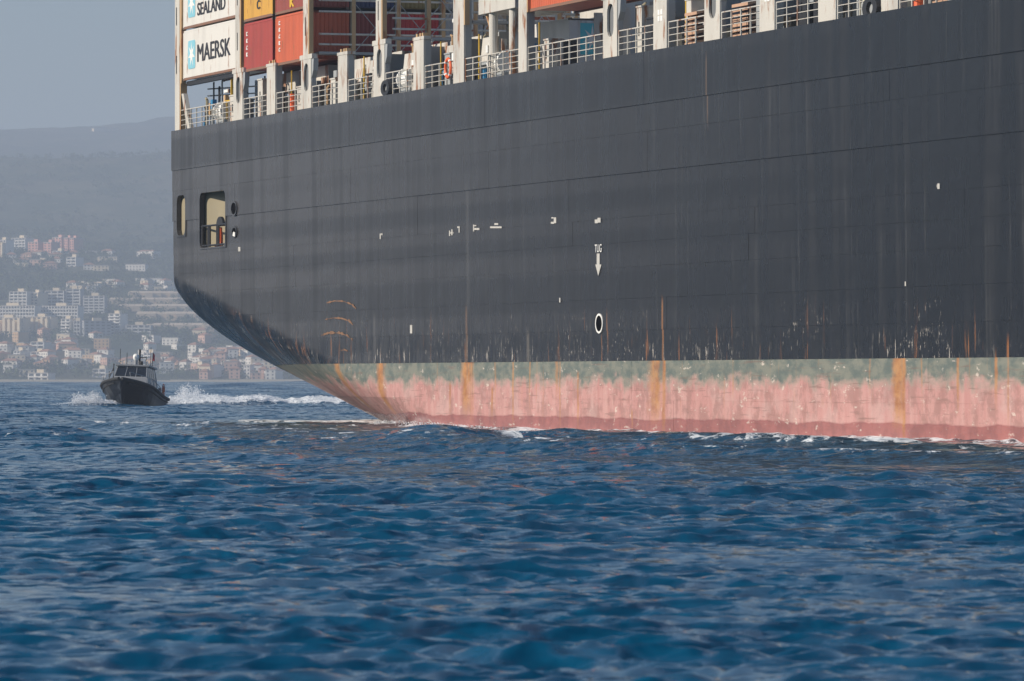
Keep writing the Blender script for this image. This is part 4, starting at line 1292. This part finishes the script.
# ------------------------------------------------------------------ spray
t = NT('spray_white'); SPRAY = t.out((.88, .90, .92), .8, spec=.2)
tr = t.n('ShaderNodeBsdfTranslucent'); tr.inputs[0].default_value = (.9, .92, .94, 1)
mx = t.n('ShaderNodeMixShader'); mx.inputs[0].default_value = .5
t.l(t.b.outputs[0], mx.inputs[1]); t.l(tr.outputs[0], mx.inputs[2]); t.l(mx.outputs[0], t.t.nodes['Material Output'].inputs['Surface'])
def spray(name, label, pts, size):
    pts = np.asarray(pts); n = len(pts)
    rng = np.random.default_rng(n)
    a = rng.normal(size=(n, 4, 3)); a /= np.linalg.norm(a, axis=2, keepdims=True)
    sz = size * rng.uniform(.4, 1.3, (n, 1, 1))
    co = (pts[:, None, :] + a * sz).reshape(-1, 3)
    b = np.arange(n)[:, None] * 4
    f = np.concatenate([b + [0, 1, 2], b + [0, 2, 3], b + [0, 3, 1], b + [1, 3, 2]])
    me = bpy.data.meshes.new(name); me.from_pydata(co.tolist(), [], f.tolist()); me.materials.append(SPRAY)
    return tag(link(name, me), label, 'spray', kind='stuff')
def plume(x0, x1, d, h, n, peak, lean=0.0, dd=3.0, seed=1):
    rng = np.random.default_rng(seed)
    u = rng.beta(2, 2, n); X = (lerp(x0, x1, u) - CX) / F_PX * d
    prof = np.exp(-((u - peak) / .28) ** 2) * (0.75 + .25 * np.sin(u * 31 + seed))
    w = rng.power(1.0, n) * rng.random(n) ** 0.9
    Z = -0.05 + h * prof * w
    X += rng.normal(0, .25, n) + lean * Z
    Y = d + rng.normal(0, dd, n)
    return np.stack([X, Y, Z], 1)
spray('spray', 'white bow spray thrown up to one side of the black pilot boat stem', plume(48, 126, 498, 1.7, 24000, .56, -.25, 1.5, 1), .065)
spray('spray', 'white wash thrown up beside the pilot boat stern quarter', plume(156, 222, 524, 2.4, 24000, .46, .15, 1.6, 2), .065)
rng = np.random.default_rng(9)
n = 26000
X = rng.uniform(-33, 9, n); wy = 523 + 2.0 * np.sin(X / 5.0) + 1.2 * np.sin(X / 1.9)
lob = 0.55 + 0.45 * np.sin(X * 0.9 + 1.0) * np.sin(X * 0.37)
Z = (0.45 + .55 * lob) * rng.random(n) ** .6 + .25 * lob * rng.random(n) ** 3 + .02
spray('spray', 'long low line of breaking white water running behind the ship stern', np.stack([X, wy - 1.0 + rng.normal(0, 2.2, n), Z], 1), .065)
n = 3500
s = rng.uniform(22, 70, n); yi = hull_inboard(s, 0.0) - np.abs(rng.normal(0, .35, n)) - .05
Zs = .05 + .28 * rng.random(n) ** 2 * np.exp(-((s - 44) / 18) ** 2)
P = np.array([ship_to_world(a, b, c)[:] for a, b, c in zip(s, yi, Zs)])
spray('spray', 'thin foam breaking along the ship waterline near the stern', P, .045)

# ------------------------------------------------------------------ town on the hillside
def wall_mat(name, col): return paint('town_' + name, col, .85, dirt=.15, scale=.2, spec=.2)
TW = dict(white=wall_mat('white', (.78, .74, .67)), cream=wall_mat('cream', (.74, .62, .44)), pink=wall_mat('pink', (.62, .33, .27)), ochre=wall_mat('ochre', (.60, .40, .22)),
          grey=wall_mat('grey', (.36, .37, .38)), salmon=wall_mat('salmon', (.66, .42, .32)))
TILE = wall_mat('terracotta', (.36, .19, .12)); FLAT = wall_mat('flat_roof', (.45, .42, .38)); WIN = wall_mat('window_dark', (.05, .06, .07)); BAL = wall_mat('balcony', (.74, .72, .68))
TERR = wall_mat('terrace_stone', (.62, .50, .36))
def block(px0, px1, ytop, ybase, col, label, depth=14., rz=0.0, style='grid', group=None, bays=None, name='apartment_block', cat='building'):
    if col != 'grey': rz = -rz - .35
    ybase += 1.5; ytop += 1.5
    X, D, G = on_ground((px0 + px1) / 2, ybase)
    ppm = F_PX / D
    w = (px1 - px0) / ppm / max(.5, math.cos(rz)) * .94
    h = (ybase - ytop) / ppm
    root = empty(name, (X, D + depth * .5, G), rz); tag(root, label, cat, group)
    nf = max(2, int(round(h / 3.1))); nb = bays or max(2, int(w / 5.0))
    MB().box(-w / 2, w / 2, -depth / 2, depth / 2, -14, h).build('wall', TW[col], root)
    r = MB().box(-w / 2 - .3, w / 2 + .3, -depth / 2 - .3, depth / 2 + .3, h + .01, h + .7); r.build('roof', FLAT, root)
    MB().box(-w * .1 - 1.5, w * .1 + 1.5, -2.5, 2.5, h + .71, h + 3.6).build('lift_house', TW['cream' if col != 'pink' else 'pink'], root)
    win, bal = MB(), MB()
    fh = h / nf
    for f in range(nf):
        z = f * fh
        if style in ('grid', 'bands'):
            bal.box(-w / 2 + .2, w / 2 - .2, -depth / 2 - 1.4, -depth / 2 - .01, z + .05, z + 1.1)
        for b in range(nb):
            c = -w / 2 + w * (b + .5) / nb
            ww = w / nb * (.34 if style != 'slab' else .28)
            win.box(c - ww, c + ww, -depth / 2 - .05, -depth / 2 - .004, z + 1.2, z + fh - .25)
        for b in range(2):
            c = -depth / 4 + b * depth / 2
            win.box(-w / 2 - .05, -w / 2 - .004, c - 1.0, c + 1.0, z + 1.2, z + fh - .5)
    if style == 'grid':
        for b in range(nb + 1):
            c = -w / 2 + w * b / nb
            bal.box(c - .35, c + .35, -depth / 2 - 1.5, -depth / 2 - .02, 0, h)
    if style == 'bays':
        for b in range(nb):
            c = -w / 2 + w * (b + .5) / nb
            bal.box(c - w / nb * .27, c + w / nb * .27, -depth / 2 - 5.0, -depth / 2 - .06, -6, h - (b % 3) * 1.2)
    tag(win.build('windows', WIN, root), kind='stuff')
    if bal.v: tag(bal.build('balconies', BAL if style != 'bays' else TW['cream'], root), kind='stuff')
    return root
block(0, 10, 239, 256, 'white', 'pale tower block at the end of the ridge top row', style='bays', rz=.3, bays=3)
block(15, 30.5, 237, 251, 'white', 'white slab tower beside a pink block on the ridge', rz=.35)
block(31, 42.5, 241, 254, 'pink', 'squat pink block between white slab and pink towers on the ridge', rz=.35, style='slab')
block(47, 55.5, 241.5, 254, 'pink', 'narrow dull pink block next to the tallest pink tower', rz=.4, style='slab')
block(56, 66.5, 236.5, 252, 'pink', 'tallest and widest pink tower on the ridge', rz=.5, style='slab')
block(68, 72.5, 236.8, 252, 'pink', 'slim pink tower beside the widest pink tower', rz=.5, style='slab')
block(73.6, 78.4, 237, 252, 'pink', 'slim pink tower at the outer end of the pink row', rz=.5, style='slab')
block(56, 65, 250, 257, 'white', 'low white block at the foot of the pink towers', rz=.2)
block(70, 80, 256, 265, 'white', 'white hillside house block below the pink towers', rz=.2)
block(12, 31, 291, 313, 'white', 'stepped white apartment block with close balconies above the long slab', rz=.1)
block(34, 43, 292, 313, 'cream', 'cream apartment tower beside the stepped white block', rz=.4, style='slab')
block(46, 66, 290, 312, 'grey', 'shaded blue grey slab block behind the long gridded one', rz=-.2)
block(67, 82, 288, 312, 'grey', 'second shaded grey slab block behind the long gridded one', rz=-.2)
block(84, 106, 295, 312, 'grey', 'wide shaded block below the terrace fields', rz=-.15)
block(-14, 40, 305, 322, 'white', 'long white slab with a grid of balconies', rz=.05, bays=17)
block(41, 82, 305.5, 322, 'white', 'second long gridded white slab continuing the row', rz=.0, bays=13)
block(-10, 28, 317, 335, 'cream', 'cream block with tall projecting stair bays below the long slab', rz=.08, style='bays', bays=7)
block(29, 55, 316, 334, 'cream', 'cream block with tall projecting bays next to trees', rz=.08, style='bays', bays=5)
block(64, 74, 318, 334, 'white', 'white block with wide balcony bands beside dark gap', rz=.15, style='bands')
block(74.5, 81, 320, 334, 'grey', 'narrow shaded block joined to banded white block', rz=-.1)
block(82, 110.5, 320, 335, 'grey', 'long shaded slab with bright cream end wall', rz=.22, style='slab')  # shade on the cream slab's front put into grey walls
block(111.5, 124, 313, 334, 'white', 'banded white tower at the end of the shaded slab', rz=.15, style='bands')
block(126, 152, 324, 334, 'grey', 'low grey block under the terraces', rz=-.1)
# low long buildings by the shore
block(30, 52, 372, 380, 'white', 'long low white seafront building', rz=.05, style='bands')
block(18, 25, 350, 362, 'white', 'small white block with balconies among the villas', rz=.2)
block(34, 48, 341, 352, 'white', 'white terraced flats over the villas', rz=.1)
block(34, 47, 351, 360, 'salmon', 'salmon terraced flats below the white terraced flats', rz=.1)
block(82, 108, 356, 362, 'white', 'long white two storey building with bright balcony line', rz=.05, style='bands', depth=12)
block(96, 110, 368, 376, 'white', 'white seafront villa block with pink neighbour', rz=.1)
block(148, 156, 352, 364, 'ochre', 'ochre house block rising behind the pilot boat', rz=.2)

# terraces
for i, (x0, x1, y0, y1) in enumerate(((128, 186, 291, 297), (109, 192, 297.5, 303), (118, 200, 304, 310.5), (136, 206, 311.5, 318.5), (146, 214, 323, 330))):
    X0, D0, G0 = on_ground(x0, y1); X1, D1, G1 = on_ground(x1, y1)
    D = min(D0, D1, on_ground((x0 + x1) / 2, y1)[1]) - 12; ppm = F_PX / D
    Xa, Xb = (x0 - CX) / ppm, (x1 - CX) / ppm
    Zb, Zt = CAM_Z + (HORIZON - y1) / ppm, CAM_Z + (HORIZON - y0) / ppm
    root = empty('terrace_wall', ((Xa + Xb) / 2, D, Zb), 0)
    hw, hh = (Xb - Xa) / 2, Zt - Zb
    tag(root, 'pale tan stone terrace wall on the hillside, %s of five steps' % ('topmost', 'second', 'middle', 'fourth', 'lowest')[i], 'wall')
    n = 7
    for k in range(n):
        a, b = -hw + 2 * hw * k / n, -hw + 2 * hw * (k + 1) / n
        dz = 2.0 * math.sin(k * 2.1 + i)
        MB().add([(a, dz, -8), (b, dz, -8), (b, dz, hh * .7), (a, dz, hh * .7), (a, 26, -8), (b, 26, -8), (b, 26, hh * 1.05), (a, 26, hh * 1.05)],
                 [(0, 1, 2, 3), (3, 2, 6, 7), (1, 5, 6, 2), (0, 3, 7, 4), (4, 7, 6, 5)]).build('wall_section', TERR, root)

def house(px, ybase, w, d, h, col, roofed, rz, where):
    X, D, G = on_ground(px, ybase)
    root = empty('house', (X, D + d / 2, G), rz)
    rn = 'orange tiled roof' if roofed else 'flat roof'
    tag(root, '%s house with %s %s' % (col, rn, where), 'house', '%s houses with %s %s' % (col, rn, where))
    key = (col, roofed, round(w), round(d), round(h))
    w, d, h = round(w), round(d), round(h)
    link('wall', cpart(('hw',) + key, lambda: MB().box(-w / 2, w / 2, -d / 2, d / 2, -8, h).mesh('wall', TW[col])), root)
    if roofed:
        e = .6; r = min(w, d) * .42
        def hip():
            vs = [(-w / 2 - e, -d / 2 - e, h + .02), (w / 2 + e, -d / 2 - e, h + .02), (w / 2 + e, d / 2 + e, h + .02), (-w / 2 - e, d / 2 + e, h + .02), (-w / 2 + r, 0, h + 2.4), (w / 2 - r, 0, h + 2.4)]
            return MB().add(vs, [(0, 1, 5, 4), (1, 2, 5), (2, 3, 4, 5), (3, 0, 4), (3, 2, 1, 0)]).mesh('roof', TILE)
        link('roof', cpart(('hr',) + key, hip), root)
    else:
        link('roof', cpart(('hf',) + key, lambda: MB().box(-w / 2 - .3, w / 2 + .3, -d / 2 - .3, d / 2 + .3, h + .01, h + .6).mesh('roof', FLAT)), root)
    def wins():
        m = MB()
        for f in range(max(1, int(h / 3))):
            for b in range(max(2, int(w / 3.6))):
                nb = max(2, int(w / 3.6)); c = -w / 2 + w * (b + .5) / nb
                m.box(c - .7, c + .7, -d / 2 - .05, -d / 2 - .005, f * 3 + .9, f * 3 + 2.4)
            m.box(-w / 2 - .05, -w / 2 - .005, -1, 1, f * 3 + .9, f * 3 + 2.4)
        return m.mesh('windows', WIN)
    o = link('windows', cpart(('hn',) + key, wins), root); o['kind'] = 'stuff'
hr = random.Random(21)
def scatter(n, x0, x1, y0, y1, where, cols, roofp, hmin=5, hmax=10, wmin=8, wmax=17):
    for _ in range(n):
        house(hr.uniform(x0, x1), hr.uniform(y0, y1), hr.uniform(wmin, wmax), hr.uniform(8, 12), hr.uniform(hmin, hmax), hr.choice(cols), hr.random() < roofp, hr.uniform(-1.0, .1), where)
MIX = ['white', 'white', 'cream', 'salmon', 'white', 'ochre']
scatter(48, 0, 118, 340, 380, 'on the lower slope over the seafront', MIX, .6)
scatter(16, 118, 190, 338, 379, 'on the wooded slope behind the pilot boat', MIX, .6)
scatter(56, 193, 275, 357, 381, 'in the dense seafront cluster under the ship stern', ['white', 'cream', 'white', 'salmon', 'white'], .45, 6, 13, 6, 12)
scatter(20, 262, 345, 366, 381, 'on the shore beside the dense cluster', MIX, .5, 5, 9)
scatter(14, 185, 262, 325, 358, 'among the trees above the dense seafront cluster', MIX, .6)
scatter(10, 80, 172, 255, 272, 'on the upper ridge beside the pink towers', ['white', 'white', 'cream'], .3, 5, 8, 12, 24)
scatter(12, 0, 80, 256, 272, 'under the ridge tower row', ['white', 'salmon', 'cream'], .6, 4, 7, 10, 20)
scatter(12, 68, 120, 286, 293, 'along the white crest row', ['white', 'white', 'cream'], .2, 4, 7, 10, 18)
scatter(10, 140, 172, 285, 292, 'above the topmost terrace wall', ['white', 'white', 'cream'], .2, 5, 9, 8, 13)
for px, py in ((98, 126.0), (103, 125.8), (113, 126.2)):
    X, D, G = on_ground(px, py + 5.0, 9500)
    root = empty('summit_building', (X, D, G), .4); tag(root, 'pale building on the far hazy summit', 'building', 'pale buildings on the far summit')
    MB().box(-10, 10, -6, 6, -6, 4.4).build('wall', TW['cream'], root); MB().box(-10.4, 10.4, -6.4, 6.4, 4.41, 5.2).build('roof', FLAT, root)

# sea wall along the shore
root = empty('sea_wall', (-300, 4992, 0)); tag(root, 'long low pale sea wall along the far shore', 'wall')
for k in range(30):
    a = -600 + 60 * k
    MB().box(a, a + 59.6, 0, 9, -2, 2.0 + .5 * math.sin(k * 1.9)).build('wall_section', TW['cream'], root)

# ------------------------------------------------------------------ woods on the hillside
def woods():
    rng = np.random.default_rng(17)
    n = 5200
    px = rng.uniform(-25, 380, n); 
    D = np.where(rng.random(n) < .75, rng.uniform(5070, 6700, n), rng.uniform(6700, 8300, n))
    X = (px - CX) / F_PX * D
    den = hill_noise(X * 3.1 + 400, D * 3.1)
    keep = den > -.45
    X, D = X[keep], D[keep]; n = len(X)
    G = ground(X, D)
    r = rng.uniform(2.6, 6.0, n)
    L = 34
    dirs = rng.normal(size=(n, L, 3)); dirs /= np.linalg.norm(dirs, axis=2, keepdims=True)
    rad = rng.random((n, L, 1)) ** .4
    c = dirs * rad * r[:, None, None] * np.array([1.15, 1.15, .8])
    c += np.stack([X, D, G + r * .75], 1)[:, None, :]
    sz = r[:, None, None] * rng.uniform(.22, .5, (n, L, 1))
    tri = rng.normal(size=(n, L, 3, 3)); tri /= np.linalg.norm(tri, axis=3, keepdims=True)
    co = (c[:, :, None, :] + tri * sz[:, :, None, :]).reshape(-1, 3).astype(np.float32)
    nt = n * L
    me = bpy.data.meshes.new('woodland')
    me.vertices.add(nt * 3); me.vertices.foreach_set('co', co.ravel())
    me.loops.add(nt * 3); me.loops.foreach_set('vertex_index', np.arange(nt * 3, dtype=np.int32))
    me.polygons.add(nt); me.polygons.foreach_set('loop_start', np.arange(nt, dtype=np.int32) * 3)
    me.update(calc_edges=True)
    t = NT('woodland_leaves')
    nn = t.noise(.03, t.coords(), 4)
    me.materials.append(t.out(t.mix(t.smooth(nn, .35, .65), (.035, .060, .022), (.065, .085, .030)), .9, spec=.15))
    tag(link('woodland', me), 'mixed dark green woods covering the hillside between the houses', 'woods', kind='stuff')
woods()

# ------------------------------------------------------------------ haze
hz = MB().box(-14600, 14600, -14600, 14600, -8, 570).build('haze', None) if False else None
me = MB().box(-14600, 14600, -14600, 14600, -8, 570)
mt = bpy.data.materials.new('haze_air'); mt.use_nodes = True
nt = mt.node_tree
for nd in list(nt.nodes):
    if nd.type != 'OUTPUT_MATERIAL': nt.nodes.remove(nd)
pv = nt.nodes.new('ShaderNodeVolumePrincipled')
pv.inputs['Color'].default_value = (*HAZE_COLOR, 1)
pv.inputs['Density'].default_value = HAZE_DENSITY
nt.links.new(pv.outputs[0], nt.nodes['Material Output'].inputs['Volume'])
tag(me.build('haze', mt), 'pale blue sea haze filling the air', 'haze', kind='stuff')
